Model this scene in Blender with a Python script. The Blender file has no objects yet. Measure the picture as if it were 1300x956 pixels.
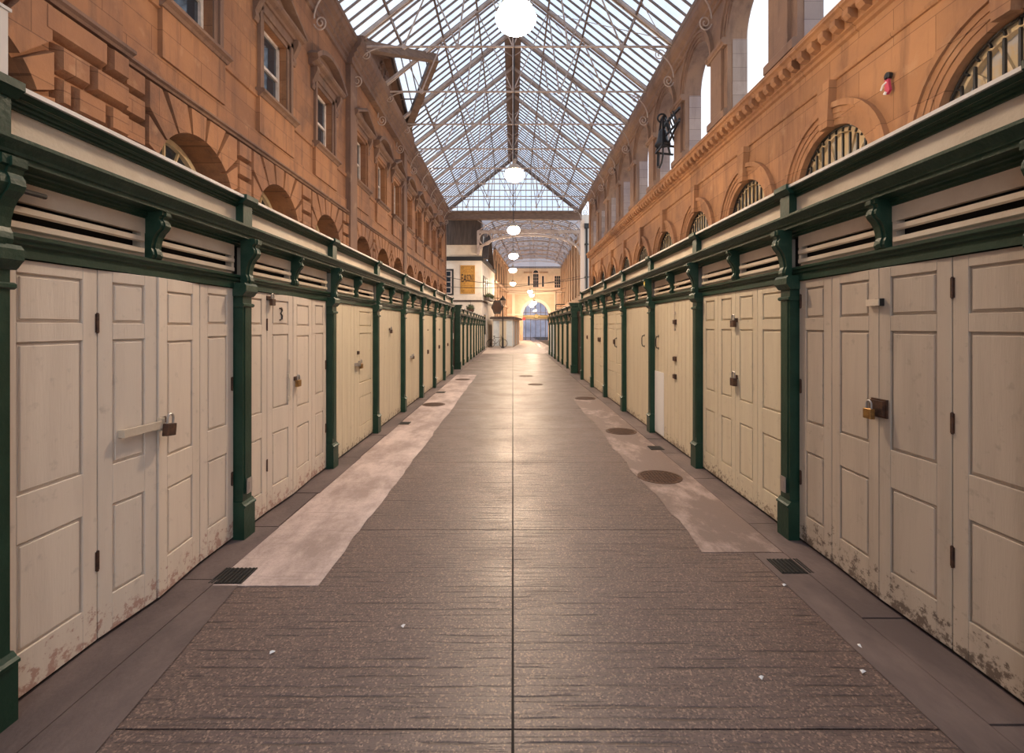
import bpy, bmesh, math, random
from mathutils import Vector, Matrix
random.seed(11)
SKY_E = 1.15; EXPO = 0.35
PI = math.pi
COL = bpy.context.scene.collection

# ------------------------------------------------------------------ mesh builder
class MB:
    def __init__(s):
        s.v = []; s.f = []; s.mi = []; s.cur = 0
    def add(s, vs, fs):
        b = len(s.v); s.v.extend([tuple(p) for p in vs])
        for f in fs:
            s.f.append([b + i for i in f]); s.mi.append(s.cur)
        return s
    def box(s, x0, x1, y0, y1, z0, z1):
        vs = [(x0,y0,z0),(x1,y0,z0),(x1,y1,z0),(x0,y1,z0),(x0,y0,z1),(x1,y0,z1),(x1,y1,z1),(x0,y1,z1)]
        return s.add(vs, [(0,3,2,1),(4,5,6,7),(0,1,5,4),(1,2,6,5),(2,3,7,6),(3,0,4,7)])
    def prism(s, pts, fn, a, b):
        """pts 2-D outline; fn(p, t) -> 3-D point; between t=a and t=b"""
        n = len(pts)
        vs = [fn(p, a) for p in pts] + [fn(p, b) for p in pts]
        fs = [tuple(range(n))[::-1], tuple(range(n, 2*n))]
        fs += [(i, (i+1) % n, n + (i+1) % n, n + i) for i in range(n)]
        return s.add(vs, fs)
    def px(s, pts, x0, x1):      # outline in (y,z) along x
        return s.prism(pts, lambda p, t: (t, p[0], p[1]), x0, x1)
    def py(s, pts, y0, y1):      # outline in (x,z) along y
        return s.prism(pts, lambda p, t: (p[0], t, p[1]), y0, y1)
    def pz(s, pts, z0, z1):
        return s.prism(pts, lambda p, t: (p[0], p[1], t), z0, z1)
    def tube(s, pts, r, n=8, caps=True, closed=False):
        pts = [Vector(p) for p in pts]; m = len(pts)
        rs = r if isinstance(r, (list, tuple)) else [r]*m
        vs = []; up = None
        for i, p in enumerate(pts):
            if closed: t = pts[(i+1) % m] - pts[i-1]
            else: t = pts[min(i+1, m-1)] - pts[max(i-1, 0)]
            t.normalize()
            if up is None:
                up = Vector((0,0,1)) if abs(t.z) < .9 else Vector((1,0,0))
            a = t.cross(up)
            if a.length < 1e-5: a = t.cross(Vector((0,1,0)))
            a.normalize(); b = a.cross(t).normalized(); up = b
            for k in range(n):
                q = 2*PI*(k+.5)/n
                vs.append(p + a*math.cos(q)*rs[i] + b*math.sin(q)*rs[i])
        fs = []
        for i in range(m if closed else m-1):
            j = (i+1) % m
            for k in range(n):
                fs.append((i*n+k, i*n+(k+1) % n, j*n+(k+1) % n, j*n+k))
        if caps and not closed:
            fs.append(tuple(range(n))[::-1]); fs.append(tuple((m-1)*n+k for k in range(n)))
        return s.add(vs, fs)
    def bar(s, p, q, w, h=None):
        """square bar from p to q"""
        h = h or w
        p = Vector(p); q = Vector(q); t = (q-p).normalized()
        up = Vector((0,0,1)) if abs(t.z) < .95 else Vector((0,1,0))
        a = t.cross(up).normalized()*w/2; b = a.cross(t).normalized()*h/2
        vs = [p-a-b, p+a-b, p+a+b, p-a+b, q-a-b, q+a-b, q+a+b, q-a+b]
        return s.add(vs, [(0,3,2,1),(4,5,6,7),(0,1,5,4),(1,2,6,5),(2,3,7,6),(3,0,4,7)])
    def lathe(s, prof, c=(0,0,0), n=24, axis='z'):
        vs = []; m = len(prof)
        for r, h in prof:
            for k in range(n):
                a = 2*PI*k/n
                if axis == 'z': vs.append((c[0]+r*math.cos(a), c[1]+r*math.sin(a), c[2]+h))
                elif axis == 'y': vs.append((c[0]+r*math.cos(a), c[1]+h, c[2]+r*math.sin(a)))
                else: vs.append((c[0]+h, c[1]+r*math.cos(a), c[2]+r*math.sin(a)))
        fs = [(i*n+k, i*n+(k+1) % n, (i+1)*n+(k+1) % n, (i+1)*n+k) for i in range(m-1) for k in range(n)]
        fs.append(tuple(range(n))[::-1]); fs.append(tuple((m-1)*n+k for k in range(n)))
        return s.add(vs, fs)
    def mapped(s, fn):
        s.v = [tuple(fn(*p)) for p in s.v]; return s
    def build(s, name, mat, parent=None, smooth=False, bevel=0, loc=None, rz=0):
        me = bpy.data.meshes.new(name)
        me.from_pydata(s.v, [], s.f)
        mats = mat if isinstance(mat, (list, tuple)) else [mat]
        for m in mats: me.materials.append(m)
        if len(mats) > 1:
            for p, i in zip(me.polygons, s.mi): p.material_index = i
        bm = bmesh.new(); bm.from_mesh(me)
        bmesh.ops.recalc_face_normals(bm, faces=bm.faces)
        bm.to_mesh(me); bm.free()
        if smooth:
            for p in me.polygons: p.use_smooth = True
            try: me.set_sharp_from_angle(angle=math.radians(40))
            except Exception: pass
        o = bpy.data.objects.new(name, me); COL.objects.link(o)
        if parent is not None: o.parent = parent
        if loc is not None: o.location = loc
        if rz: o.rotation_euler = (0,0,rz)
        if bevel:
            b = o.modifiers.new('edge', 'BEVEL'); b.width = bevel; b.segments = 2; b.limit_method = 'ANGLE'
            b.harden_normals = False
        return o

def empty(name, loc=(0,0,0), rz=0, scale=None):
    o = bpy.data.objects.new(name, None); COL.objects.link(o)
    o.location = loc; o.rotation_euler = (0,0,rz); o.empty_display_size = .2
    if scale: o.scale = scale
    return o
def tag(o, label=None, cat=None, group=None, kind=None):
    if label: o['label'] = label
    if cat: o['category'] = cat
    if group: o['group'] = group
    if kind: o['kind'] = kind
    return o
def struct(o):
    o['kind'] = 'structure'; return o
KIDS = {}
def kids(o):
    return [c for c in COL.objects if c.parent == o]
def copy_tree(o, parent=None):
    c = o.copy(); COL.objects.link(c)
    if parent is not None: c.parent = parent
    for k in kids(o): copy_tree(k, c)
    return c

# ------------------------------------------------------------------ materials
def mat(name, col, rough=.6, metal=0., col2=None, nscale=3., lo=.42, hi=.62, stretch=(1,1,1), bump=0., bscale=60., bdist=.01,
        emit=None, estr=0., fine=0., trans=None, spec=.5):
    m = bpy.data.materials.new(name); m.use_nodes = True
    nt = m.node_tree; N = nt.nodes; L = nt.links
    bs = N['Principled BSDF']
    bs.inputs['Base Color'].default_value = (*col, 1)
    bs.inputs['Roughness'].default_value = rough
    bs.inputs['Metallic'].default_value = metal
    bs.inputs['Specular IOR Level'].default_value = spec
    geo = N.new('ShaderNodeNewGeometry')
    mp = N.new('ShaderNodeMapping'); mp.inputs['Scale'].default_value = stretch
    L.new(geo.outputs['Position'], mp.inputs['Vector'])
    cur = None
    if col2 is not None:
        nz = N.new('ShaderNodeTexNoise'); nz.inputs['Scale'].default_value = nscale; nz.inputs['Detail'].default_value = 7
        nz.inputs['Roughness'].default_value = .62
        L.new(mp.outputs[0], nz.inputs['Vector'])
        cr = N.new('ShaderNodeMapRange'); cr.inputs[1].default_value = lo; cr.inputs[2].default_value = hi
        L.new(nz.outputs['Fac'], cr.inputs[0])
        mx = N.new('ShaderNodeMix'); mx.data_type = 'RGBA'
        mx.inputs[6].default_value = (*col, 1); mx.inputs[7].default_value = (*col2, 1)
        L.new(cr.outputs[0], mx.inputs[0]); cur = mx.outputs[2]
    if cur is not None: L.new(cur, bs.inputs['Base Color'])
    if bump:
        nb = N.new('ShaderNodeTexNoise'); nb.inputs['Scale'].default_value = bscale; nb.inputs['Detail'].default_value = 5
        L.new(mp.outputs[0], nb.inputs['Vector'])
        bp = N.new('ShaderNodeBump'); bp.inputs['Strength'].default_value = bump; bp.inputs['Distance'].default_value = bdist
        L.new(nb.outputs['Fac'], bp.inputs['Height']); L.new(bp.outputs[0], bs.inputs['Normal'])
    if emit:
        bs.inputs['Emission Color'].default_value = (*emit, 1); bs.inputs['Emission Strength'].default_value = estr
    m['_cur'] = 0
    return m

def node(nt, t, **kw):
    n = nt.nodes.new(t)
    for k, v in kw.items(): setattr(n, k, v)
    return n
def mixc(nt, fac, a, b, blend='MIX'):
    n = nt.nodes.new('ShaderNodeMix'); n.data_type = 'RGBA'; n.blend_type = blend
    for sock, v in ((n.inputs[0], fac), (n.inputs[6], a), (n.inputs[7], b)):
        if isinstance(v, bpy.types.NodeSocket): nt.links.new(v, sock)
        elif isinstance(v, tuple): sock.default_value = (*v, 1)
        else: sock.default_value = v
    return n.outputs[2]
def noise(nt, vec, scale, detail=6, rough=.6):
    n = nt.nodes.new('ShaderNodeTexNoise'); n.inputs['Scale'].default_value = scale
    n.inputs['Detail'].default_value = detail; n.inputs['Roughness'].default_value = rough
    if vec is not None: nt.links.new(vec, n.inputs['Vector'])
    return n.outputs['Fac']
def rng(nt, v, a, b, c=0., d=1.):
    n = nt.nodes.new('ShaderNodeMapRange'); nt.links.new(v, n.inputs[0])
    for i, x in enumerate((a, b, c, d)): n.inputs[i+1].default_value = x
    return n.outputs[0]
def mth(nt, op, a, b=0.):
    n = nt.nodes.new('ShaderNodeMath'); n.operation = op
    for i, v in enumerate((a, b)):
        if isinstance(v, bpy.types.NodeSocket): nt.links.new(v, n.inputs[i])
        else: n.inputs[i].default_value = v
    return n.outputs[0]
def pos(nt, scale=(1,1,1)):
    g = nt.nodes.new('ShaderNodeNewGeometry'); m = nt.nodes.new('ShaderNodeMapping')
    m.inputs['Scale'].default_value = scale; nt.links.new(g.outputs['Position'], m.inputs['Vector'])
    return m.outputs[0]
def new(name, rough=.6):
    m = bpy.data.materials.new(name); m.use_nodes = True
    b = m.node_tree.nodes['Principled BSDF']; b.inputs['Roughness'].default_value = rough
    return m, m.node_tree, b
def bumpit(nt, b, h, strength, dist):
    n = nt.nodes.new('ShaderNodeBump'); n.inputs['Strength'].default_value = strength; n.inputs['Distance'].default_value = dist
    nt.links.new(h, n.inputs['Height']); nt.links.new(n.outputs[0], b.inputs['Normal'])

def stone_mat(name, base, dark, pale, joints=True, bw=.95, bh=.42):
    m, nt, b = new(name, .85)
    p = pos(nt)
    c = mixc(nt, rng(nt, noise(nt, p, .45, 5), .38, .62), base, (base[0]*.66, base[1]*.66, base[2]*.78))
    c = mixc(nt, rng(nt, noise(nt, pos(nt, (.8,.8,.5)), 1.1, 7, .7), .53, .68, 0, .55), c, dark)
    c = mixc(nt, rng(nt, noise(nt, pos(nt, (3.5, 3.5, .35)), 1.3, 6), .52, .78, 0, .75), c, dark)       # rain streaks down the stone
    c = mixc(nt, rng(nt, noise(nt, p, 2.6, 8), .60, .78, 0, .5), c, pale)
    if joints:
        sep = node(nt, 'ShaderNodeSeparateXYZ'); nt.links.new(p, sep.inputs[0])
        cmb = node(nt, 'ShaderNodeCombineXYZ'); nt.links.new(sep.outputs[1], cmb.inputs[0]); nt.links.new(sep.outputs[2], cmb.inputs[1])
        br = node(nt, 'ShaderNodeTexBrick'); nt.links.new(cmb.outputs[0], br.inputs['Vector'])
        br.inputs['Scale'].default_value = 1; br.inputs['Brick Width'].default_value = bw; br.inputs['Row Height'].default_value = bh
        br.inputs['Mortar Size'].default_value = .006; br.inputs['Mortar Smooth'].default_value = .3
        br.inputs['Color1'].default_value = (1,1,1,1); br.inputs['Color2'].default_value = (.80,.79,.78,1); br.inputs['Mortar'].default_value = (.5,.47,.45,1)
        c = mixc(nt, 1., c, br.outputs['Color'], 'MULTIPLY')
    nt.links.new(c, b.inputs['Base Color'])
    bumpit(nt, b, noise(nt, p, 30, 8), .35, .02)
    return m

def door_mat(name, base, stain, chip, chip_z=.32, amt=1.):
    m, nt, b = new(name, .55)
    p = pos(nt)
    c = mixc(nt, rng(nt, noise(nt, pos(nt, (5,5,.6)), 1.7, 6), .42, .72, 0, .7), base, stain)
    c = mixc(nt, rng(nt, noise(nt, p, 14, 8), .60, .74, 0, .35*amt), c, tuple(x*.55 for x in stain))
    sep = node(nt, 'ShaderNodeSeparateXYZ'); nt.links.new(p, sep.inputs[0])
    hz = rng(nt, sep.outputs[2], 0., chip_z, .20, -.10)                                # chipped paint on the kicked bottom rails
    w = mth(nt, 'ADD', noise(nt, pos(nt, (6,6,7)), 2.6, 9, .75), hz)
    c = mixc(nt, rng(nt, w, .635, .70, 0, .85*amt), c, chip)
    nt.links.new(c, b.inputs['Base Color'])
    bumpit(nt, b, noise(nt, pos(nt, (14,14,1.2)), 6, 6), .25, .006)
    return m

def voro(nt, vec, scale):
    n = nt.nodes.new('ShaderNodeTexVoronoi'); n.inputs['Scale'].default_value = scale
    nt.links.new(vec, n.inputs['Vector']); return n.outputs['Color'], n.outputs['Distance']
def ribs(nt, period=.062):
    p = pos(nt); sep = node(nt, 'ShaderNodeSeparateXYZ'); nt.links.new(p, sep.inputs[0])
    wob = noise(nt, pos(nt, (.8, .8, 1)), 2.2, 4)
    t = mth(nt, 'ADD', mth(nt, 'MULTIPLY', sep.outputs[1], 1/period), mth(nt, 'MULTIPLY', wob, .7))
    tri = mth(nt, 'PINGPONG', t, .5)
    line = rng(nt, tri, .0, .16, 1, 0)
    keep = rng(nt, noise(nt, pos(nt, (2.2, 11, 1)), 1., 5, .7), .46, .58)
    fine = rng(nt, noise(nt, pos(nt, (2.5, 60, 1)), 1., 3, .6), .56, .68)
    return mth(nt, 'MAXIMUM', mth(nt, 'MULTIPLY', line, keep), mth(nt, 'MULTIPLY', fine, .55))
def floor_mat():
    m, nt, b = new('ribbed_concrete', .42)
    p = pos(nt)
    rib = ribs(nt)
    vc, vd = voro(nt, p, 120)
    sp = node(nt, 'ShaderNodeSeparateColor'); nt.links.new(vc, sp.inputs[0])
    c = mixc(nt, rng(nt, noise(nt, p, .7, 6), .3, .7), (.108,.074,.067), (.150,.104,.092))
    c = mixc(nt, rng(nt, sp.outputs[0], .0, .35, .75, 0), c, (.045,.033,.033))
    c = mixc(nt, rng(nt, sp.outputs[1], .74, 1., 0, .8), c, (.34,.235,.18))
    c = mixc(nt, mth(nt, 'MULTIPLY', rib, .85), c, (.030,.022,.022))
    nt.links.new(c, b.inputs['Base Color'])
    nt.links.new(rng(nt, noise(nt, p, 1.3, 5), .3, .7, .33, .5), b.inputs['Roughness'])
    h = mth(nt, 'SUBTRACT', mth(nt, 'MULTIPLY', sp.outputs[2], .4), mth(nt, 'MULTIPLY', rib, .9))
    bumpit(nt, b, h, .6, .010)
    return m
def pale_mat(name='pale_worn_concrete', c0=(.30,.225,.20), c1=(.56,.45,.415), lo=.40, hi=.62):
    m, nt, b = new(name, .6)
    p = pos(nt)
    c = mixc(nt, rng(nt, noise(nt, pos(nt, (1.5,.7,1)), 1.6, 8, .7), lo, hi), c0, c1)
    c = mixc(nt, rng(nt, noise(nt, p, 70, 3, .8), .54, .7, 0, .5), c, (.16,.11,.1))
    c = mixc(nt, rng(nt, noise(nt, pos(nt, (1.6,24,1)), 1., 4), .56, .66, 0, .35), c, (.2,.15,.14))
    nt.links.new(c, b.inputs['Base Color'])
    bumpit(nt, b, noise(nt, p, 60, 6, .75), .5, .008)
    return m
def glass_mat(name, tint, gloss=.10, haze=0., hcol=(.5,.5,.5)):
    m = bpy.data.materials.new(name); m.use_nodes = True
    nt = m.node_tree; nt.nodes.clear()
    out = node(nt, 'ShaderNodeOutputMaterial')
    tr = node(nt, 'ShaderNodeBsdfTransparent')
    p = pos(nt, (1,1,1))
    c = mixc(nt, rng(nt, noise(nt, p, 2.2, 5), .35, .75), tint, tuple(x*.86 for x in tint))
    nt.links.new(c, tr.inputs[0])
    gl = node(nt, 'ShaderNodeBsdfGlossy'); gl.inputs['Roughness'].default_value = .06
    mx = node(nt, 'ShaderNodeMixShader'); mx.inputs[0].default_value = gloss
    nt.links.new(tr.outputs[0], mx.inputs[1]); nt.links.new(gl.outputs[0], mx.inputs[2])
    last = mx
    if haze:
        tl = node(nt, 'ShaderNodeBsdfTranslucent'); tl.inputs[0].default_value = (*hcol, 1)
        df = node(nt, 'ShaderNodeBsdfDiffuse'); df.inputs[0].default_value = (*hcol, 1)
        ad = node(nt, 'ShaderNodeMixShader'); ad.inputs[0].default_value = .5
        nt.links.new(tl.outputs[0], ad.inputs[1]); nt.links.new(df.outputs[0], ad.inputs[2])
        m2 = node(nt, 'ShaderNodeMixShader'); m2.inputs[0].default_value = haze
        nt.links.new(mx.outputs[0], m2.inputs[1]); nt.links.new(ad.outputs[0], m2.inputs[2]); last = m2
    nt.links.new(last.outputs[0], out.inputs[0])
    return m

STONE_L = stone_mat('ochre_sandstone', (.335,.155,.068), (.065,.038,.03), (.47,.28,.16))
STONE_R = stone_mat('golden_sandstone', (.45,.225,.10), (.15,.07,.04), (.54,.34,.19), bw=1.3, bh=.5)
STONE_DK = stone_mat('weathered_sandstone', (.20,.112,.07), (.05,.032,.027), (.36,.24,.16), joints=False)
STONE_PALE = stone_mat('grey_limestone', (.42,.33,.28), (.20,.14,.11), (.55,.46,.4), bw=.6, bh=.33)
STONE_RD = stone_mat('brown_limestone', (.29,.175,.11), (.09,.055,.042), (.42,.29,.2), joints=False)
CREAM = door_mat('cream_door_paint', (.66,.575,.42), (.56,.47,.34), (.20,.13,.085))
CREAM_A = door_mat('cream_grey_door_paint', (.70,.60,.50), (.60,.505,.42), (.40,.22,.17), .42)
CREAM_B = door_mat('soiled_cream_door_paint', (.50,.415,.33), (.38,.31,.245), (.12,.085,.065), .5, 1.1)
CREAMF = mat('cream_fascia_paint', (.66,.565,.45), .5, col2=(.56,.46,.35), nscale=2, bump=.15)
GREEN = mat('dark_green_gloss', (.009,.036,.021), .42, col2=(.014,.048,.029), nscale=5, bump=.2, bscale=35, spec=.35)
GREEN2 = mat('dark_green_worn', (.011,.041,.024), .42, col2=(.024,.056,.034), nscale=9, bump=.25, bscale=50, spec=.35)
WHITECAP = mat('white_lead_cap', (.78,.74,.70), .5, col2=(.66,.61,.56), nscale=3)
BLACK = mat('black_iron', (.012,.012,.013), .45)
GAP = mat('gap_shade_black', (.01,.008,.007), .9)  # near-black; shade behind doors and in openings painted as colour
BROWN = mat('dark_brown_door', (.035,.016,.011), .5, col2=(.055,.025,.016), nscale=3)
BRASS = mat('aged_brass', (.42,.25,.09), .4, .9, col2=(.25,.14,.06), nscale=30)
RUST = mat('rusty_steel', (.07,.04,.03), .55, .5, col2=(.13,.065,.04), nscale=25)
STEEL = mat('dull_steel', (.45,.42,.40), .4, .8)
FLOOR = floor_mat()
PALE = pale_mat()
PALE2 = pale_mat('brown_worn_concrete', (.175,.125,.108), (.44,.335,.30), .50, .68)
PALE3 = pale_mat('daylit_concrete', (.42,.34,.29), (.56,.46,.40))  # lighter mix, daylight on the far floor put into the colour
KERB = mat('dark_kerb_stone', (.088,.064,.062), .6, col2=(.16,.118,.108), nscale=1.8, stretch=(1,.5,1), bump=.4, bscale=45)
BED = mat('dark_joint', (.03,.022,.02), .9)
IRONW = mat('pale_painted_iron', (.46,.37,.32), .45, col2=(.33,.25,.21), nscale=3)
IRONB = mat('brown_glazing_bar', (.125,.085,.07), .55, col2=(.19,.13,.11), nscale=3)
TIMBER = mat('brown_timber', (.20,.125,.085), .6, col2=(.13,.08,.055), nscale=4, stretch=(1,1,4))
GLASS = glass_mat('roof_glass', (.77,.84,.93), .05, .06, (.6,.63,.66))
GLASSG = glass_mat('dusty_roof_glass', (.58,.54,.55), .06, .6, (.42,.38,.385))
GLASSC = glass_mat('clear_glass', (.86,.9,.95), .10)
WINGL = mat('dark_window_glass', (.022,.03,.042), .06, spec=.8)
SASH = mat('off_white_sash_paint', (.62,.55,.50), .45, col2=(.5,.43,.38), nscale=6)
FANW = mat('cream_fanlight_paint', (.66,.53,.33), .5, col2=(.55,.42,.25), nscale=5)
PUBW = mat('white_render', (.74,.68,.60), .7, col2=(.64,.57,.49), nscale=1.2, bump=.1)
PUBC = mat('cream_render', (.66,.55,.42), .7, col2=(.58,.47,.35), nscale=1.5)
DKWOOD = mat('dark_weatherboard', (.055,.04,.034), .6, col2=(.10,.075,.062), nscale=2, stretch=(6,6,.5))
PINKW = mat('peach_stucco', (.62,.45,.33), .75, col2=(.55,.385,.275), nscale=1.2, bump=.1)
PINKT = mat('pale_stucco_trim', (.72,.58,.47), .7)
TANW = mat('tan_stone', (.42,.29,.20), .8, col2=(.32,.21,.14), nscale=1.0, stretch=(3,3,.6), bump=.1)
SIGN = mat('mustard_sign_paint', (.56,.30,.06), .5, col2=(.46,.23,.045), nscale=9)
SIGNK = mat('sign_black', (.03,.02,.015), .5)
LEAF = mat('basket_leaves', (.045,.07,.03), .6, col2=(.09,.10,.045), nscale=14)
LAMPM = mat('lamp_enamel', (.35,.28,.22), .4)
RED = mat('red_plastic', (.62,.03,.03), .4)
PINK = mat('crimson_cloth', (.50,.05,.10), .6)
PAPER = mat('white_paper', (.8,.78,.76), .7)
PALEBLUE = mat('pale_blue_white_paint', (.66,.72,.74), .5, col2=(.58,.64,.67), nscale=3)
GOLD = mat('dull_gold_iron', (.17,.13,.055), .5, .2)
WHITEB = mat('white_panel', (.80,.79,.78), .5)
def lampglow():
    m, nt, b = new('lit_opal_glass', .3)
    b.inputs['Base Color'].default_value = (1,.9,.75,1)
    b.inputs['Emission Color'].default_value = (1,.74,.50,1); b.inputs['Emission Strength'].default_value = LAMP_E
    return m
LAMP_E = 265.
GLOW = lampglow()

# ------------------------------------------------------------------ camera
H = 1.7; F = 610.0
cam = bpy.data.cameras.new('camera'); co = bpy.data.objects.new('camera', cam); COL.objects.link(co)
co.location = (0, 0, H); co.rotation_euler = (PI/2, 0, 0)
cam.sensor_width = 36; cam.sensor_fit = 'HORIZONTAL'; cam.lens = F/1300*36
cam.shift_x = -1/1300.; cam.shift_y = -63/1300.
cam.clip_end = 400
bpy.context.scene.camera = co

# ------------------------------------------------------------------ floor
XF = 1.40
fl = MB()
for side in (-1, 1):
    edges = [-6, -3.97, -1.97, .03, 2.03, 4.03, 6.03, 8.03, 10.03, 12.03, 16, 20, 26, 36, 62, 90]
    for a, b in zip(edges, edges[1:]):
        g = .004
        x0, x1 = (.006, 3.2) if side > 0 else (-3.2, -.006)
        fl.box(x0, x1, a+g, b-g, -.06, 0)
fo = struct(fl.build('floor', FLOOR))
bd = MB(); bd.box(-12, 12, -6, 95, -.3, -.015); struct(bd.build('floor_bed', BED, fo))
# pale worn strips, one slab of its own on each side with ragged edges
def ragged(x0, x1, y0, y1, j=.04, n=60, seed=1):
    r = random.Random(seed); pts = []
    for i in range(n+1): pts.append((x1 + r.uniform(-j, j), y0+(y1-y0)*i/n))
    for i in range(n+1): pts.append((x0 + r.uniform(-.01, .01), y1-(y1-y0)*i/n))
    return pts
def strip_poly(name, pts, z, m):
    b = MB(); b.pz(pts, .0005, z); return struct(b.build(name, m))
def strip_quads(name, x0, x1, y0, y1, z, m, j, seed, side):
    r = random.Random(seed); b = MB(); n = int((y1-y0)/.12); w = 0.
    prev = None
    for i in range(n+1):
        y = y0 + (y1-y0)*i/n
        w = .75*w + r.uniform(-j, j)
        xe = (x1 + w) if side < 0 else (x0 + w)
        a = (x0, y) if side < 0 else (xe, y); c = (xe, y) if side < 0 else (x1, y)
        if prev:
            b.add([(prev[0][0],prev[0][1],z),(prev[1][0],prev[1][1],z),(c[0],c[1],z),(a[0],a[1],z)], [(0,1,2,3)])
        prev = (a, c)
    b.add([(x0,y0,z),(x1,y0,z),(x1,y0,0),(x0,y0,0)], [(0,1,2,3)])
    return struct(b.build(name, m))
strip_quads('floor_margin_left', -1.98, -1.27, 3.15, 17.0, .004, PALE, .011, 3, -1)
strip_quads('floor_margin_right', 1.42, 2.03, 3.62, 11.2, .004, PALE2, .02, 5, 1)
strip_quads('floor_daylit', -2.15, 2.2, 30.5, 59.8, .004, PALE3, .0, 6, -1)  # far end of the lane painted paler to look daylit
for nm, x0, x1, Y1 in (('floor_kerb_left', -2.35, -1.98, 36), ('floor_kerb_right', 2.03, 2.4, 30)):
    k = MB(); y = .2; r = random.Random(4)
    while y < Y1:
        l = r.uniform(.7, 1.4)
        k.box(x0, x1 + (r.uniform(-.015, .015) if x0 < 0 else 0), y+.006, y+l-.006, -.02, .007 + r.uniform(0, .004)); y += l
    struct(k.build(nm, KERB))
k = MB(); k.box(1.80, 2.03, .5, 3.6, 0, .005); struct(k.build('floor_kerb_patch', KERB))
k = MB(); k.add([(-1.98,.6,.005),(-1.72,.6,.005),(-1.66,1.9,.005),(-1.80,3.15,.005),(-1.98,3.15,.005)], [(0,1,2,3,4)]); struct(k.build('floor_kerb_slab', KERB))

def manhole(x, y, r, label, grid=True):
    e = empty('manhole_cover', (x, y, 0)); tag(e, label, 'manhole cover', 'round covers in the floor')
    b = MB(); b.lathe([(r, 0), (r, .009), (r-.03, .010), (r-.03, .006), (0.001, .006)], n=40); b.build('rim', RUST, e)
    b = MB(); s = .036; n = int(r/s)
    for i in range(-n, n+1):
        for j in range(-n, n+1):
            if math.hypot(i*s, j*s) < r-.05: b.box(i*s-.012, i*s+.012, j*s-.012, j*s+.012, .004, .0115)
    b.build('stud_pattern', RUST, e)
manhole(1.66, 5.43, .245, 'round studded iron cover on pale paving, largest in view, before the stall with white board')
manhole(1.76, 7.80, .25, 'round studded iron cover on pale paving beside the stall with the pull handle')
manhole(1.72, 11.4, .24, 'small looking round iron cover farthest along the arcade-side paving')
manhole(-1.73, 10.5, .25, 'round iron cover on the pale strip beside the sash-window row of stalls')
manhole(-1.62, 15.5, .25, 'round iron cover on the pale strip just before the dark alley gate')
manhole(.46, 16.6, .24, 'round cover in the middle of the lane, the farther of two')
manhole(.67, 14.2, .22, 'round cover in the middle of the lane, the nearer of two')
def drain(x, y, w, d, label):
    e = empty('drain_grate', (x, y, 0)); tag(e, label, 'drain', 'square drain grates by the kerb')
    b = MB(); b.box(-w/2, w/2, -d/2, d/2, .004, .0085); b.build('pit', GAP, e)
    b = MB(); n = 7
    for i in range(n): 
        xx = -w/2 + w*(i+.5)/n; b.box(xx-.006, xx+.006, -d/2, d/2, .0085, .013)
    b.box(-w/2-.01, -w/2, -d/2, d/2, .004, .013); b.box(w/2, w/2+.01, -d/2, d/2, .004, .013)
    b.build('grille', BLACK, e)
drain(-1.90, 3.27, .2, .2, 'square black drain grate on pale strip beside the stall with the long locking bar')
drain(1.96, 3.40, .2, .2, 'square black drain grate at the foot of the post with steel plate, arcade side')
drain(2.0, 6.72, .16, .2, 'small square drain grate near the white board, between two round covers')
drain(-1.9, 8.45, .16, .2, 'small square drain grate beside the plain-doored stalls, sash-window side')
drain(-1.86, 12.45, .2, .25, 'small dark drain grate on the pale strip between two round covers')
for i, (x, y, a) in enumerate(((1.78, 3.15, .3), (1.84, 2.55, 1.1), (1.72, 2.36, .2), (1.2, 2.32, .7), (-1.25, 2.5, .4), (-.62, 2.72, 1.2))):
    b = MB(); b.add([(-.014,-.009,.0),(.013,-.006,.004),(.012,.009,.001),(-.012,.008,.006),(0,0,.012)], [(0,1,4),(1,2,4),(2,3,4),(3,0,4),(0,3,2,1)])
    o = b.build('paper_scrap', PAPER, loc=(x, y, .0065), rz=a); tag(o, 'tiny crumpled scrap of white paper lying on the dark paving', 'litter', 'paper scraps on the floor')

# ------------------------------------------------------------------ market stalls
BL, BR = 1.90, 1.93
PW = .13
OV = .10
def m_leaf(w, h, kind):
    """front of the leaf is y=0, facing -y, x from 0 to w"""
    b = MB(); th = .04
    b.box(0, w, .014, th, 0, h)
    if kind == 'panel':
        sx = .085; zr = [(.20,.70),(.92,1.62),(1.71,1.94)]
        zr = [(z0*h/2.0, z1*h/2.0) for z0, z1 in zr]
    elif kind == 'inner':
        sx = .085; zr = [(.22,.66),(.86,1.60),(1.70,1.92)]; zr = [(z0*h/2.0, z1*h/2.0) for z0, z1 in zr]
    else:
        zr = []
    if zr:
        x0, x1 = sx, w-sx
        b.box(0, x0, 0, .014, 0, h); b.box(x1, w, 0, .014, 0, h)
        zz = 0
        for z0, z1 in zr:
            b.box(x0, x1, 0, .014, zz, z0); zz = z1
            # bead, groove, field
            g = .008
            b.box(x0+g, x1-g, .010, .0145, z0+g, z1-g)
            b.box(x0+2.2*g, x1-2.2*g, .002, .0145, z0+2.2*g, z1-2.2*g)
        b.box(x0, x1, 0, .014, zz, h)
    else:
        n = 3; e = .004
        for i in range(n):
            b.box(w*i/n + (e if i else 0), w*(i+1)/n - (e if i < n-1 else 0), 0, .0145, 0, h)
    return b
def m_pilaster():
    b = MB(); w = PW/2
    b.box(-w, w, -.07, .03, .28, 2.02)
    b.box(-w+.025, w-.025, -.076, -.07, .36, 1.86)
    return b
def m_plinth():
    b = MB(); w = PW/2 + .015
    b.box(-w, w, -.09, -.002, 0, .255)
    b.px([(-.002,.255),(-.09,.255),(-.10,.262),(-.10,.275),(-.085,.285),(-.07,.305),(-.002,.305)], -w, w)
    return b
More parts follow.
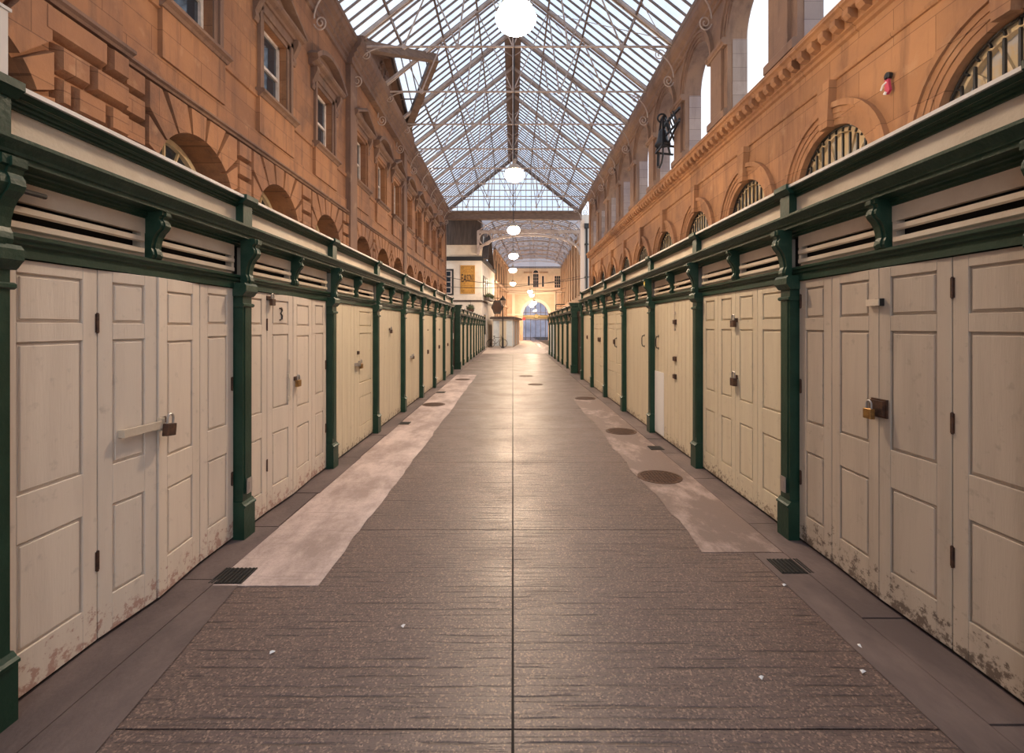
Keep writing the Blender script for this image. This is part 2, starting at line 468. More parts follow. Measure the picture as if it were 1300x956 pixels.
def m_capital():
    b = MB(); w = PW/2
    b.px([(-.002,1.86),(-.076,1.86),(-.088,1.868),(-.088,1.882),(-.076,1.89),(-.002,1.89)], -w-.012, w+.012)
    b.px([(-.002,1.945),(-.075,1.945),(-.085,1.955),(-.10,1.975),(-.11,1.985),(-.11,2.03),(-.095,2.05),(-.002,2.05)], -w-.022, w+.022)
    return b
def console_pts(y0, z0, z1, d):
    hh = z1-z0
    P = [(0,1),(-1.,1),(-1.,.90),(-.86,.88),(-.80,.82),(-.92,.76),(-.95,.69),(-.85,.62),(-.66,.55),(-.50,.45),(-.40,.33),(-.36,.22),(-.44,.16),(-.48,.09),(-.40,.02),(-.2,0),(0,0)]
    return [(y0 + d*a, z0 + hh*c) for a, c in P]
def m_console():
    b = MB(); b.px(console_pts(.0, 2.04, 2.405, .115), -.052, .052)
    b.px(console_pts(-.008, 2.04, 2.403, .115), -.02, .02); return b
def m_midconsole():
    b = MB(); b.px(console_pts(0, 2.11, 2.405, .105), -.042, .042)
    b.px(console_pts(-.008, 2.115, 2.403, .105), -.017, .017); return b
def m_lintel(A, B):
    b = MB(); b.px([(.05,2.01),(-.015,2.01),(-.015,2.06),(-.03,2.07),(-.03,2.085),(-.045,2.095),(-.045,2.11),(-.01,2.12),(.05,2.12)], A, B); return b
def m_louvre(w):
    b = MB(); x0, x1 = -w/2, w/2
    b.box(x0, x1, .0, .03, 2.122, 2.14); b.box(x0, x0+.03, 0, .05, 2.122, 2.353); b.box(x1-.03, x1, 0, .05, 2.122, 2.353)
    b.box(x0, x1, -.003, .03, 2.265, 2.353)
    return b
def m_slat(w, z):
    b = MB(); b.px([(-.022,z),(-.01,z-.008),(.05,z+.028),(.05,z+.044),(-.022,z+.026)], -w/2+.03, w/2-.03); return b
def m_cornice(A, B):
    b = MB(); b.px([(.05,2.355),(-.008,2.355),(-.008,2.368),(-.02,2.374),(-.02,2.388),(-.03,2.395),(-.115,2.40),(-.115,2.422),(-.125,2.427),(-.125,2.442),(-.138,2.458),(-.152,2.47),(-.16,2.478),(-.16,2.494),(-.03,2.51),(.05,2.51)], A, B); return b
def m_parapet(A, B):
    b = MB(); b.box(A, B, -.015, .03, 2.50, 2.67); return b
def m_capmould(A, B):
    b = MB(); b.px([(.03,2.655),(-.028,2.655),(-.028,2.666),(-.040,2.670),(-.040,2.682),(-.054,2.687),(-.054,2.70),(-.068,2.709),(-.078,2.722),(.03,2.722)], A, B); return b
def m_bead(A, B, k):
    b = MB(); y, z = ((-.0415, 2.6825), (-.0555, 2.7005))[k]; b.box(A, B, y, y+.02, z, z+.0045); return b
def m_roof(A, B):
    b = MB(); b.px([(-.095,2.722),(-.095,2.742),(2.2,2.80),(2.2,2.775)], A, B); return b
def m_pier():
    b = MB(); w = PW/2
    b.box(-w, w, -.075, -.001, 2.50, 2.69)
    b.px([(-.001,2.68),(-.08,2.68),(-.09,2.692),(-.105,2.708),(-.115,2.715),(-.115,2.750),(-.001,2.76)], -w-.022, w+.022); return b
def m_carcass(A, B):
    b = MB(); b.px([(.02,0),(.02,.02),(.06,.03),(.06,2.72),(2.05,2.72),(2.05,0)], A, B); return b
MESH = {}
def part(name, key, builder, mtl, parent, loc=(0,0,0), rz=0, bevel=0):
    if key not in MESH:
        o = builder().build(name, mtl, parent, bevel=0); MESH[key] = o.data
    else:
        o = bpy.data.objects.new(name, MESH[key]); COL.objects.link(o); o.parent = parent
    o.location = loc
    if rz: o.rotation_euler = (0,0,rz)
    if bevel:
        md = o.modifiers.new('edge', 'BEVEL'); md.width = bevel; md.segments = 1; md.limit_method = 'ANGLE'
    return o
def m_hasp_bar(l=.26):
    b = MB(); b.box(-l, .0, -.04, -.02, -.022, .022); b.box(-l, -l+.03, -.02, 0, -.02, .02); b.box(0, .03, -.03, 0, -.04, .04); return b
def m_hasp():
    b = MB(); b.box(-.035, .035, -.006, 0, -.02, .02); b.tube([(.015,-.004,.012),(.015,-.03,.01),(.015,-.03,-.01),(.015,-.004,-.012)], .004, 6); return b
def m_boltplate():
    b = MB(); b.box(-.05,.05,-.03,0,-.045,.045); b.box(-.06,.06,-.012,0,-.055,.055); return b
def m_dhandle():
    b = MB(); b.tube([(0,0,.09),(0,-.035,.085),(0,-.045,.05),(0,-.045,-.05),(0,-.035,-.085),(0,0,-.09)], .008, 8); b.box(-.012,.012,-.006,0,.075,.11); b.box(-.012,.012,-.006,0,-.11,-.075); return b
def m_hinge():
    b = MB(); b.tube([(0,-.003,-.055),(0,-.003,.055)], .006, 8); b.box(-.012,.012,-.003,0,-.05,.05); return b
def m_boltrod():
    b = MB(); b.tube([(0,-.014,-.2),(0,-.014,.2)], .007, 8); b.box(-.02,.02,-.02,0,-.2,-.16); b.box(-.02,.02,-.02,0,.02,.06); return b

def stall(B, leaves, label, group, loc, rz, zs=1., ends=(False, True), cream=None, plain=False, doorlabels=None, pres=None, solid=None):
    """leaves: list of (relative width, kind, fold angle); returns (empty, leaf objects)"""
    cream = cream or CREAM; ck = cream.name
    e = empty('market_stall', loc, rz, (1,1,zs)); tag(e, label, 'market stall', group)
    A0 = -B/2 + (OV if not ends[0] else -OV) + .001; A1 = B/2 + (OV if ends[1] else -OV) - .001
    part('carcass', ('car', A0, A1), lambda: m_carcass(A0, A1), GAP, e)  # black body, so the gaps between leaves read as shade
    part('roof', ('roof', A0, A1), lambda: m_roof(A0, A1), WHITECAP, e)
    part('parapet_board', ('par', A0, A1), lambda: m_parapet(A0, A1), CREAMF, e)
    part('cap_moulding', ('cap', A0, A1), lambda: m_capmould(A0, A1), GREEN, e)
    for k in (0, 1): part('bead', ('bead', A0, A1, k), lambda: m_bead(A0, A1, k), CREAMF, e)
    part('cornice', ('cor', A0, A1), lambda: m_cornice(A0, A1), GREEN2, e)
    part('lintel', ('lin', A0, A1), lambda: m_lintel(A0, A1), GREEN, e)
    lw = (B-PW)/2 - .042
    for s in (-1, 1):
        v = part('louvre_vent', ('lou', lw), lambda: m_louvre(lw), CREAMF, e, (s*(lw/2+.042), 0, 0))
        for i, z in enumerate((2.142, 2.212)):
            part('slat', ('sl', lw, i), lambda: m_slat(lw, z), CREAMF, v)
    part('bracket', 'mid', m_midconsole, GREEN2, e)
    for k, s in enumerate((-1, 1)):
        if not ends[k]: continue
        x = s*B/2
        p = part('pilaster', 'pil', m_pilaster, GREEN, e, (x, 0, 0))
        part('plinth', 'pli', m_plinth, GREEN, p); part('capital', 'capi', m_capital, GREEN2, p)
        part('bracket', 'con', m_console, GREEN2, e, (x, -.045, 0))
        part('parapet_block', 'pier', m_pier, GREEN, e, (x, 0, 0))
    span = B - PW - .012; tot = sum(l[0] for l in leaves); x = -span/2; outs = []
    hd = 2.0
    for (rw, kind, ang) in leaves:
        w = span*rw/tot - .006
        lc = cream
        o = part('door_leaf', ('leaf', round(w,4), kind, ck), lambda: m_leaf(w, hd-.025, kind), cream, e, (x+.003 + (w if ang < 0 else 0)*0, -abs(0), .03), 0, bevel=.0025)
        if ang:
            # folded a little out of the plane about its left or right edge
            if ang > 0: o.rotation_euler = (0,0,-ang)
            else:
                o.rotation_euler = (0,0,-ang); o.location = (x+.003+w-w*math.cos(ang), -w*math.sin(-ang), .03)
        outs.append((o, w)); x += span*rw/tot
    return e, outs

def leafpart(lo, name, key, fn, mt, x, z, y=0, rz=0, ry=0):
    o = part(name, key, fn, mt, lo[0], (x, y, z), 0)
    if ry: o.rotation_euler = (0, ry, 0)
    return o
def m_lockbody(s=1.):
    b = MB(); b.box(-.026*s,.026*s,-.012*s,.012*s,-.05*s,0); return b
def m_shackle(s=1.):
    b = MB(); pts = [(-.017*s,0,-.004*s)] + [(-.017*s*math.cos(a), 0, .022*s+.017*s*math.sin(a)) for a in [PI*i/8 for i in range(9)]] + [(.017*s,0,-.004*s)]
    b.tube(pts, .0048*s, 8); return b
def padlock(loc, rz, label, s=1., body=None, tilt=0):
    e = empty('padlock', loc, rz); tag(e, label, 'padlock', 'padlocks on the stall doors')
    if tilt: e.rotation_euler = (0, tilt, rz)
    part('lock_body', ('lb', s, (body or BRASS).name), lambda: m_lockbody(s), body or BRASS, e, bevel=.003)
    part('shackle', ('sh', s), lambda: m_shackle(s), STEEL, e)
    return e

RZL, RZR = PI/2, -PI/2
XL, XR = 2.22, 2.27
def lpos(y, out, z): return (-XL + out, y, z)
def rpos(y, out, z): return (XR - out, y, z)
G_L = 'cream stalls in the row under the sash windows'
G_R = 'cream stalls in the row under the arcade'
P4 = [(1,'panel',0),(1,'panel',0),(1,'panel',0),(1,'panel',0)]
left_defs = [
 ([(1.15,'panel',0),(.87,'panel',.09),(1.03,'inner',-.09),(.93,'panel',0)], CREAM_A, 'four-leaf panelled cream stall with long locking bar, at the open end under the sash windows'),
 ([(.36,'panel',0),(.44,'panel',.05),(.48,'inner',-.05),(.39,'panel',0)], CREAM_A, 'four-leaf panelled cream stall with small dark numeral on its door, under the sash windows'),
 ([(1.0,'plain',0),(.7,'plain',0),(1.3,'inner',0)], CREAM, 'cream stall with plain boards, one panelled leaf and brass latch, beside the numbered stall'),
 ([(1.0,'plain',0),(1.0,'plain',0),(1.0,'plain',0)], CREAM, 'cream stall of plain tall boards with one high latch, fourth in the sash-window row'),
 ([(1.0,'plain',0),(1.0,'plain',0),(.8,'plain',0)], CREAM, 'cream plain-boarded stall with low double latch, fifth in the sash-window row'),
 ([(1.0,'plain',0),(1.0,'plain',0)], CREAM, 'cream two-leaf stall with knob and bolt, sixth in the sash-window row'),
 ([(1.0,'plain',0),(1.0,'plain',0)], CREAM, 'cream two-leaf stall with small letter plate, seventh in the sash-window row'),
 ([(1.0,'plain',0),(1.0,'plain',0)], CREAM, 'cream stall beside the dark alley gate, last of the sash-window row before the gap'),
]
LEFT = []
for i, (lv, cm, lab) in enumerate(left_defs):
    yc = 1.99 + BL*(i+.5)
    LEFT.append(stall(BL, lv, lab, G_L, (-XL, yc, 0), RZL, 1., (i == 0, True), cm))
right_defs = [
 ([(.38,'panel',0),(.45,'panel',.035),(.465,'panel',-.035),(.45,'panel',0)], CREAM_B, 'stall with four soiled panelled doors and dark hasp box, at the arcade side open end'),
 ([(1.0,'panel',0),(1.0,'panel',0),(1.05,'panel',0),(1.2,'panel',0)], CREAM, 'four-leaf panelled cream stall with two dark padlocks, beside the soiled stall under the arcade'),
 ([(1.0,'plain',0),(1.0,'plain',0),(.95,'plain',0),(.9,'plain',0)], CREAM, 'cream boarded stall with white board on its door and black bolts, under the arcade'),
 ([(1.0,'plain',0),(.9,'plain',0),(1.3,'plain',0)], CREAM, 'cream boarded stall with single curved pull handle, fourth in the arcade row'),
 ([(1.0,'inner',0),(1.0,'inner',0)], CREAM, 'cream two-leaf stall with centre latch, fifth in the arcade row'),
 ([(1.0,'inner',0),(1.0,'inner',0)], CREAM, 'cream two-leaf stall with low twin knobs, sixth in the arcade row'),
 ([(1.0,'plain',0),(1.0,'plain',0)], CREAM, 'cream stall beside the brown alley door, last of the arcade row before the gap'),
]
RIGHT = []
for i, (lv, cm, lab) in enumerate(right_defs):
    yc = 1.95 + BR*(i+.5)
    RIGHT.append(stall(BR, lv, lab, G_R, (XR, yc, 0), RZR, 1.028, (True, i == 0), cm))
stall(BL, P4, 'panelled cream stall one bay nearer than the long locking bar, under the sash windows', G_L, (-XL, 1.99-BL*.5, 0), RZL, 1., (True, False), CREAM_A)
stall(BR, P4, 'soiled panelled stall one bay nearer than the dark hasp box, under the arcade', G_R, (XR, 1.95-BR*.5, 0), RZR, 1.028, (False, True), CREAM_B)
ORD = ['first','second','third','fourth','fifth','sixth','seventh','eighth','ninth','tenth']
for i in range(9):
    stall(BL, [(1,'plain',0),(1,'plain',0)], 'low cream stall beyond the dark alley gate, %s after the gap, pub side' % ORD[i], 'low cream stalls before the pub',
          (-XL, 19.31 + BL*(i+.5), 0), RZL, .905, (False, True), CREAM)
for i in range(6):
    blue = i >= 4
    stall(BR, [(1,'plain',0),(1,'plain',0)], ('low stall with pale blue-white doors, %s of the two at the row end' % ('first' if i == 4 else 'last')) if blue else 'low cream stall beyond the brown alley door, %s after the gap, arcade side' % ORD[i],
          'low stalls beyond the brown alley door', (XR, 17.71 + BR*(i+.5), 0), RZR, .92, (True, False), PALEBLUE if blue else CREAM)
# corner posts of the low rows are wider, green
for x, y, s, lab in ((-XL, 19.28, 1, 'dark green corner post with square cap beside the dark alley gate'), (XR, 17.68, -1, 'dark green corner post with square cap beside the brown alley door')):
    e = empty('corner_post', (x, y, 0)); tag(e, lab, 'post')
    b = MB(); b.box(-.12,.12,-.14,.05,0,2.2); b.build('shaft', GREEN, e)
    b = MB(); b.box(-.15,.15,-.17,.05,0,.3); b.build('plinth', GREEN, e)
    b = MB()
    for z0, z1, g in ((2.05,2.12,.03),(2.2,2.45,.02),(2.30,2.36,.04),(2.45,2.53,.06),(2.53,2.58,.09)): b.box(-.12-g,.12+g,-.14-g,.05,z0,z1)
    b.build('cap', GREEN2, e)
# alley gates
for x, y0, y1, s, lab in ((-XL-.12, 17.32, 19.04, 1, 'dark brown double gate closing the alley between stalls, sash-window side'), (XR+.12, 15.58, 17.44, -1, 'dark brown double door closing the alley between stalls, arcade side')):
    e = empty('alley_gate', (x, (y0+y1)/2, 0)); tag(e, lab, 'gate')
    w = (y1-y0)/2
    for k in (-1, 1):
        b = MB(); a, c = (-w, -.004) if k < 0 else (.004, w)
        b.box(-.03, .03, a, c, .03, 2.05)
        for z0, z1 in ((.2,.9),(1.1,1.9)):
            b.box(-.036, .036, a+.1, c-.1, z0, z1)
        b.build('gate_leaf', BROWN, e)
    b = MB(); b.box(-.05,.05,-w,w,2.05,2.25); b.build('gate_lintel', BROWN, e)
    b = MB(); b.tube([(s*.036,-.08,1.0),(s*.08,-.08,1.0),(s*.08,-.2,1.0)], .014, 8); b.build('handle', STEEL, e)
    if s > 0:
        pass
b = MB(); b.box(-.012,.012,-.16,.16,-.11,.11); o = b.build('notice_plate', [PAPER], loc=(-XL-.0695, 18.3, 1.35)); tag(o, 'small pale notice plate fixed on the dark alley gate', 'notice')

# door furniture (parts of the leaves) and the padlocks hung on them
def leafdeco(st, idx, name, key, fn, mt, fx, z, ry=0, y=0):
    lo = st[1][idx]; return leafpart(lo, name, key, fn, mt, fx*lo[1], z-.03, y, 0, ry)
L1, L2, L3, L4, L5, L6, L7, L8 = LEFT
leafdeco(L1, 1, 'locking_bar', 'bar', m_hasp_bar, CREAMF, 1.0, 1.10, y=.0)
for st, (iz) in ((L1, 1), (L2, 1)): pass
for st in (L1, L2):
    for li, zz in ((0, (1.72, .45)), (3, (1.25, .5))):
        for z in zz: leafdeco(st, li, 'hinge', 'hin', m_hinge, STEEL if li == 3 else RUST, .95 if li == 3 else 1.0, z)
def wpt(leaf, fx, out, z):
    """world point on a leaf's face"""
    o, w = leaf
    bpy.context.view_layer.update()
    p = o.matrix_world @ Vector((fx*w, -out, z-.03)); return p
padlock(wpt(L1[1][2], .06, .05, 1.10), RZL, 'dark rusty padlock hanging at the end of the long cream locking bar', 1.5, RUST, .12)
leafdeco(L1, 2, 'staple', 'hasp', m_hasp, RUST, .06, 1.12)
leafdeco(L2, 2, 'hasp', 'hasp', m_hasp, RUST, .08, 1.18); leafdeco(L2, 1, 'bolt', 'rod', m_boltrod, CREAMF, .8, 1.18)
padlock(wpt(L2[1][2], .10, .03, 1.165), RZL, 'brass padlock with steel shackle halfway up the numbered stall doors', 1.35)
leafdeco(L2, 1, 'hasp', 'hasp', m_hasp, RUST, .04, 1.96)
padlock(wpt(L2[1][1], .08, .03, 1.955), RZL, 'dark padlock at the top of the numbered stall doors', 1.2, RUST)
leafdeco(L3, 2, 'hasp_bar', 'bar2', lambda: m_hasp_bar(.16), STEEL, .05, 1.17)
padlock(wpt(L3[1][2], .12, .03, 1.17), RZL, 'brass padlock on the stall with one panelled leaf, sash-window row', 1.4)
leafdeco(L3, 2, 'knob', 'bp', m_boltplate, RUST, .02, 1.33).scale = (.45,.8,.45)
leafdeco(L4, 1, 'hasp', 'hasp', m_hasp, RUST, .5, 1.66)
padlock(wpt(L4[1][1], .55, .03, 1.65), RZL, 'small dark padlock high on the tall plain-boarded stall', 1.3, RUST)
leafdeco(L5, 1, 'hasp_bar', 'bar2', None, RUST, .4, 1.05)
padlock(wpt(L5[1][1], .5, .03, 1.06), RZL, 'dark padlock low on the fifth stall of the sash-window row', 1.3, RUST)
leafdeco(L6, 1, 'hasp', 'hasp', m_hasp, BLACK, .1, 1.62); leafdeco(L6, 1, 'lock_plate', 'bp', m_boltplate, BLACK, .1, 1.05)
leafdeco(L7, 1, 'letter_plate', 'lp', lambda: MB().box(-.09,.09,-.008,0,-.025,.025), BLACK, .2, 1.62); leafdeco(L7, 1, 'lock_plate', 'bp', m_boltplate, BLACK, .1, 1.1)
leafdeco(L8, 1, 'lock_plate', 'bp', m_boltplate, BLACK, .1, 1.1)
R1, R2, R3, R4, R5, R6, R7 = RIGHT
# on the arcade side a leaf's x runs towards the camera
leafdeco(R1, 2, 'hasp_box', 'bp', m_boltplate, BLACK, .02, 1.17)
padlock(wpt(R1[1][2], -.02, .058, 1.165), RZR, 'brass padlock under the black hasp box of the soiled stall', 1.25)
leafdeco(R1, 1, 'bolt', 'topbolt', lambda: MB().box(-.06,.05,-.03,0,-.02,.02), CREAMF, .98, 1.80); leafdeco(R1, 2, 'bolt_keep', 'keep', lambda: MB().box(-.01,.03,-.025,0,-.022,.022), BLACK, .02, 1.80)
for z in (1.85, 1.17, .5): leafdeco(R1, 3, 'hinge', 'hin', m_hinge, RUST, 0, z)
for z in (1.85, 1.2, .5): leafdeco(R1, 0, 'hinge', 'hin', m_hinge, STEEL, .05, z)
leafdeco(R2, 2, 'hasp', 'hasp', m_hasp, RUST, .03, 1.72); leafdeco(R2, 2, 'hasp', 'hasp', m_hasp, RUST, .03, 1.16)
padlock(wpt(R2[1][2], .02, .03, 1.72), RZR, 'dark padlock high on the four-leaf stall beside the soiled one', 1.4, RUST)
padlock(wpt(R2[1][2], .04, .03, 1.15), RZR, 'dark padlock halfway up the four-leaf stall beside the soiled one', 1.6, RUST)
for z in (1.9,): leafdeco(R2, 3, 'hinge', 'hin', m_hinge, BLACK, .94, z)
leafdeco(R3, 0, 'pull_handle', 'dh', m_dhandle, BLACK, .42, 1.42); leafdeco(R3, 2, 'bolt', 'rod', m_boltrod, RUST, .06, 1.80)
for z in (1.72, 1.22, .98): leafdeco(R3, 2, 'lock_plate', 'bp', m_boltplate, RUST if z > 1.5 else BLACK, .08, z).scale = (.8,1,.6)
b = MB(); b.box(.008,R3[1][0][1]-.012,-.006,0,.02,.95); b.build('white_board', WHITEB, R3[1][0][0])['label'] = 'white rectangular board'
leafdeco(R4, 2, 'pull_handle', 'dh', m_dhandle, BLACK, .35, 1.42)
leafdeco(R5, 0, 'latch', 'bp', m_boltplate, BLACK, .92, 1.33); leafdeco(R5, 1, 'ring_handle', 'dh', m_dhandle, BLACK, .15, 1.32)
leafdeco(R6, 0, 'knob', 'bp', m_boltplate, BLACK, .9, 1.33); leafdeco(R6, 1, 'knob', 'bp', m_boltplate, BLACK, .12, 1.33)
leafdeco(R7, 0, 'lock_plate', 'bp', m_boltplate, BLACK, .9, 1.35)
# numeral on the second stall, drawn in dark strokes like the photo's mark
b = MB(); yy = -.003
b.tube([(-.02,yy,.055),(.012,yy,.06),(.022,yy,.035),(-.002,yy,.01),(.02,yy,-.012),(.018,yy,-.045),(-.02,yy,-.055)], .0075, 6)
o = b.build('numeral', SIGNK, L2[1][1][0], loc=(.5*L2[1][1][1], 0, 1.79)); o['label'] = 'dark painted numeral'
# steel plates low on the first posts
for st, s in ((L1, 1), (R1, -1)):
    e = st[0]
    b = MB(); b.box(-.035,.035,-.092,-.084,.36,.48); b.box(-.015,.015,-.095,-.088,.39,.45); b.build('steel_plate', STEEL, e, loc=(BL/2 if e.location.x < 0 else -BR/2, 0, 0))
# short hook rod on the first stall of the sash-window row
b = MB(); b.tube([(-.90,-.03,2.30),(-.86,-.06,2.30),(-.72,-.06,2.30)], .012, 8); b.build('hook_rod', BLACK, L1[0])
# small yellow tag on bracket of R3
b = MB(); b.box(-.03,.03,-.155,-.150,2.28,2.38); b.build('yellow_tag', mat('yellow_plastic', (.7,.5,.03), .5), R3[0], loc=(-BR/2,0,0))
# ------------------------------------------------------------------ side walls
XWL, XWR = -5.0, 5.15
def mapL(u, z, d): return (XWL + d, u, z)
def mapR(u, z, d): return (XWR - d, u, z)
def arch_pts(uc, hw, zs, n=20, a0=0., a1=PI):
    return [(uc + hw*math.cos(a1 + (a0-a1)*i/n), zs + hw*math.sin(a1 + (a0-a1)*i/n)) for i in range(n+1)]
def wall_strip(b, M, ua, ub, z0, z1, op=None, depth=.4):
    """one upright strip of wall; op = (uc, hw, sill, spring or head, arched)"""
    q = lambda pts, d=0.: b.add([M(u, z, d) for u, z in pts], [tuple(range(len(pts)))])
    if op is None:
        q([(ua,z0),(ub,z0),(ub,z1),(ua,z1)]); return
    uc, hw, zs, zt, ar = op
    l, r = uc-hw, uc+hw
    q([(ua,z0),(l,z0),(l,z1),(ua,z1)]); q([(r,z0),(ub,z0),(ub,z1),(r,z1)])
    if zs > z0: q([(l,z0),(r,z0),(r,zs),(l,zs)])
    top = arch_pts(uc, hw, zt) if ar else [(l,zt),(r,zt)]
    for a, c in zip(top, top[1:]): q([a, c, (c[0],z1), (a[0],z1)])
    per = [(l,zs)] + top + [(r,zs)]
    per.append((l,zs))
    for a, c in zip(per, per[1:]):
        b.add([M(a[0],a[1],0), M(c[0],c[1],0), M(c[0],c[1],-depth), M(a[0],a[1],-depth)], [(0,1,2,3)])
def mbox(b, M, u0, u1, z0, z1, d0, d1):
    vs = [M(u0,z0,d0),M(u1,z0,d0),M(u1,z1,d0),M(u0,z1,d0),M(u0,z0,d1),M(u1,z0,d1),M(u1,z1,d1),M(u0,z1,d1)]
    b.add(vs, [(0,3,2,1),(4,5,6,7),(0,1,5,4),(1,2,6,5),(2,3,7,6),(3,0,4,7)])
def mfrust(b, M, poly, d0, d1, ch):
    """block with chamfered edges: outline poly at d0, shrunk by ch at d1"""
    n = len(poly); cu = sum(p[0] for p in poly)/n; cz = sum(p[1] for p in poly)/n
    inn = []
    for i, p in enumerate(poly):
        a, c = Vector(poly[i-1]), Vector(poly[(i+1) % n]); p = Vector(p)
        e1 = (p-a).normalized(); e2 = (c-p).normalized()
        n1 = Vector((-e1.y, e1.x)); n2 = Vector((-e2.y, e2.x)); m = (n1+n2)
        if m.length < 1e-4: m = n1
        m = m.normalized()
        if m.dot(Vector((cu,cz))-p) < 0: m = -m
        inn.append(p + m*ch*1.2)
    vs = [M(p[0],p[1],d0) for p in poly] + [M(p[0],p[1],d1-ch*.0) for p in inn]
    b.add(vs, [tuple(range(n, 2*n))] + [(i,(i+1) % n,n+(i+1) % n,n+i) for i in range(n)])
def mprof(b, M, prof, u0, u1):
    """moulding: prof = [(d,z)...] run along the wall"""
    b.prism(prof, lambda p, t: M(t, p[1], p[0]), u0, u1)
def mring(b, M, uc, zs, r0, r1, d0, d1, n=22, a0=0., a1=PI):
    A = arch_pts(0, 1, 0, n, a0, a1)
    pr = [(r0,d0),(r0,d1),(r1,d1),(r1,d0)]
    vs = []
    for c, s in A:
        for r, d in pr: vs.append(M(uc+c*r, zs+s*r, d))
    fs = [(i*4+k, i*4+(k+1) % 4, (i+1)*4+(k+1) % 4, (i+1)*4+k) for i in range(n) for k in range(4)]
    fs += [(0,1,2,3), (n*4+3, n*4+2, n*4+1, n*4)]
    b.add(vs, fs)

WN = [0]
def window_root(u, M, z):
    WN[0] += 1
    e = empty('window_%d' % WN[0], M(u, z, 0)); e['kind'] = 'structure'
    return e
def pw(b, name, m, e, smooth=False):
    """build a part whose mesh is in world coordinates under a placed root"""
    l = e.location
    b.v = [(p[0]-l.x, p[1]-l.y, p[2]-l.z) for p in b.v]
    return b.build(name, m, e, smooth)

# ---- the wall with sash windows
UC = [3.95, 7.5, 10.1, 12.75, 15.75, 18.2, 20.55, 22.95, 25.4, 27.85, 30.3, 32.75]
bounds = [2.6] + [(a+c)/2 for a, c in zip(UC, UC[1:])] + [35.8]
bounds[1] = 6.0; bounds[4] = 14.3
ZSTR = 5.12; HWA = .92; ZSP = 3.74
b = MB()
for i, uc in enumerate(UC):
    wall_strip(b, mapL, bounds[i], bounds[i+1], 0, ZSTR, (uc, HWA, .9, ZSP, True), .55)
    if i == 0: wall_strip(b, mapL, bounds[i], bounds[i+1], ZSTR, 10.3)
    else: wall_strip(b, mapL, bounds[i], bounds[i+1], ZSTR, 10.3, (uc, .50, 6.34, 7.84, False), .26)
wall_strip(b, mapL, -4, 2.6, 0, 10.3)
wl = struct(b.build('wall_left', STONE_L))
# returns of the centre break and end
BRK = (14.35, 22.0)
b = MB()
for u0, u1 in ((14.35, 14.95), (21.45, 22.0)):
    mbox(b, mapL, u0, u1, ZSTR, 9.75, .0, .16)
    mbox(b, mapL, u0, u1, 2.6, ZSTR, .0, .16)
b.build('pilaster_strip', STONE_DK, wl)
b = MB(); mbox(b, mapL, 35.5, 35.85, 0, 10.3, -.5, .05); b.build('corner_strip', STONE_DK, wl)
# string course, bands, sill course
b = MB()
mprof(b, mapL, [(0,5.08),(.06,5.09),(.075,5.12),(.12,5.135),(.12,5.165),(.10,5.18),(0,5.2)], 6.02, 35.6)
b.build('string_moulding', STONE_DK, wl)
b = MB()
mprof(b, mapL, [(0,5.2),(.035,5.2),(.035,5.50),(.02,5.52),(0,5.52)], 6.02, 35.6)
mprof(b, mapL, [(0,6.17),(.04,6.18),(.05,6.22),(.05,6.27),(0,6.29)], 5.9, 35.6)
b.build('band_moulding', STONE_L, wl)
# rusticated lower storey
def arch_block(b, uc, ang0, ang1, hw=1.12, top=5.08, d=.11, d0=0.):
    def outer(a):
        c, s = math.cos(a), math.sin(a)
        ts = []
        if abs(c) > 1e-6: ts.append(hw/abs(c))
        if s > 1e-6: ts.append((top-ZSP)/s)
        t = min(ts); return (uc + c*t, ZSP + s*t)
    g = .022
    a0, a1 = ang0+g, ang1-g
    inner = [(uc+HWA*math.cos(a1+(a0-a1)*k/4), ZSP+HWA*math.sin(a1+(a0-a1)*k/4)) for k in range(5)]
    o0, o1 = outer(a0), outer(a1); mid = []
    ca = math.atan2(top-ZSP, hw)
    for cc in (ca, PI-ca):
        if a0 < cc < a1: mid.append((uc + (hw if cc < PI/2 else -hw), top))
    poly = inner + [o0] + mid + [o1]
    n = len(poly); base = [mapL(p[0],p[1],d0) for p in poly]
    k = .88; cu = sum(p[0] for p in poly)/n; cz = sum(p[1] for p in poly)/n
    front = [mapL(cu+(p[0]-cu)*k, cz+(p[1]-cz)*k, d+d0) for p in poly]
    for q in range(5):                      # keep the arch edge sharp and flush with the soffit
        front[q] = mapL(poly[q][0], poly[q][1], d+d0)
    b.add(base+front, [tuple(range(n, 2*n))] + [(i,(i+1) % n,n+(i+1) % n,n+i) for i in range(n)])
b = MB()
for i, uc in enumerate(UC):
    N9 = 9
    for k in range(N9): arch_block(b, uc, PI*k/N9, PI*(k+1)/N9, top=5.07, hw=1.06, d0=.13 if i == 0 else 0.)
    lo, hi = uc+1.06, (UC[i+1]-1.06 if i+1 < len(UC) else 35.4)
    if i == 0: lo, hi = 6.04, UC[1]-1.06
    z = 2.72; row = 0
    while z < 5.0:
        z2 = min(z+.336, 5.07); w = hi-lo; cuts = [lo, hi]
        if w > .75: cuts = [lo, lo+w*(.62 if row % 2 else .38), hi]
        if w > 1.6: cuts = [lo] + [lo + w*(k+.5*(row % 2))/3 for k in range(1 if not row % 2 else 0, 3)] + [hi]
        if w > .1:
            for a, c in zip(cuts, cuts[1:]):
                mfrust(b, mapL, [(a+.012,z+.012),(c-.012,z+.012),(c-.012,z2-.012),(a+.012,z2-.012)], 0, .11, .045)
        z = z2; row += 1
b.build('rustication_pattern', STONE_L, wl)
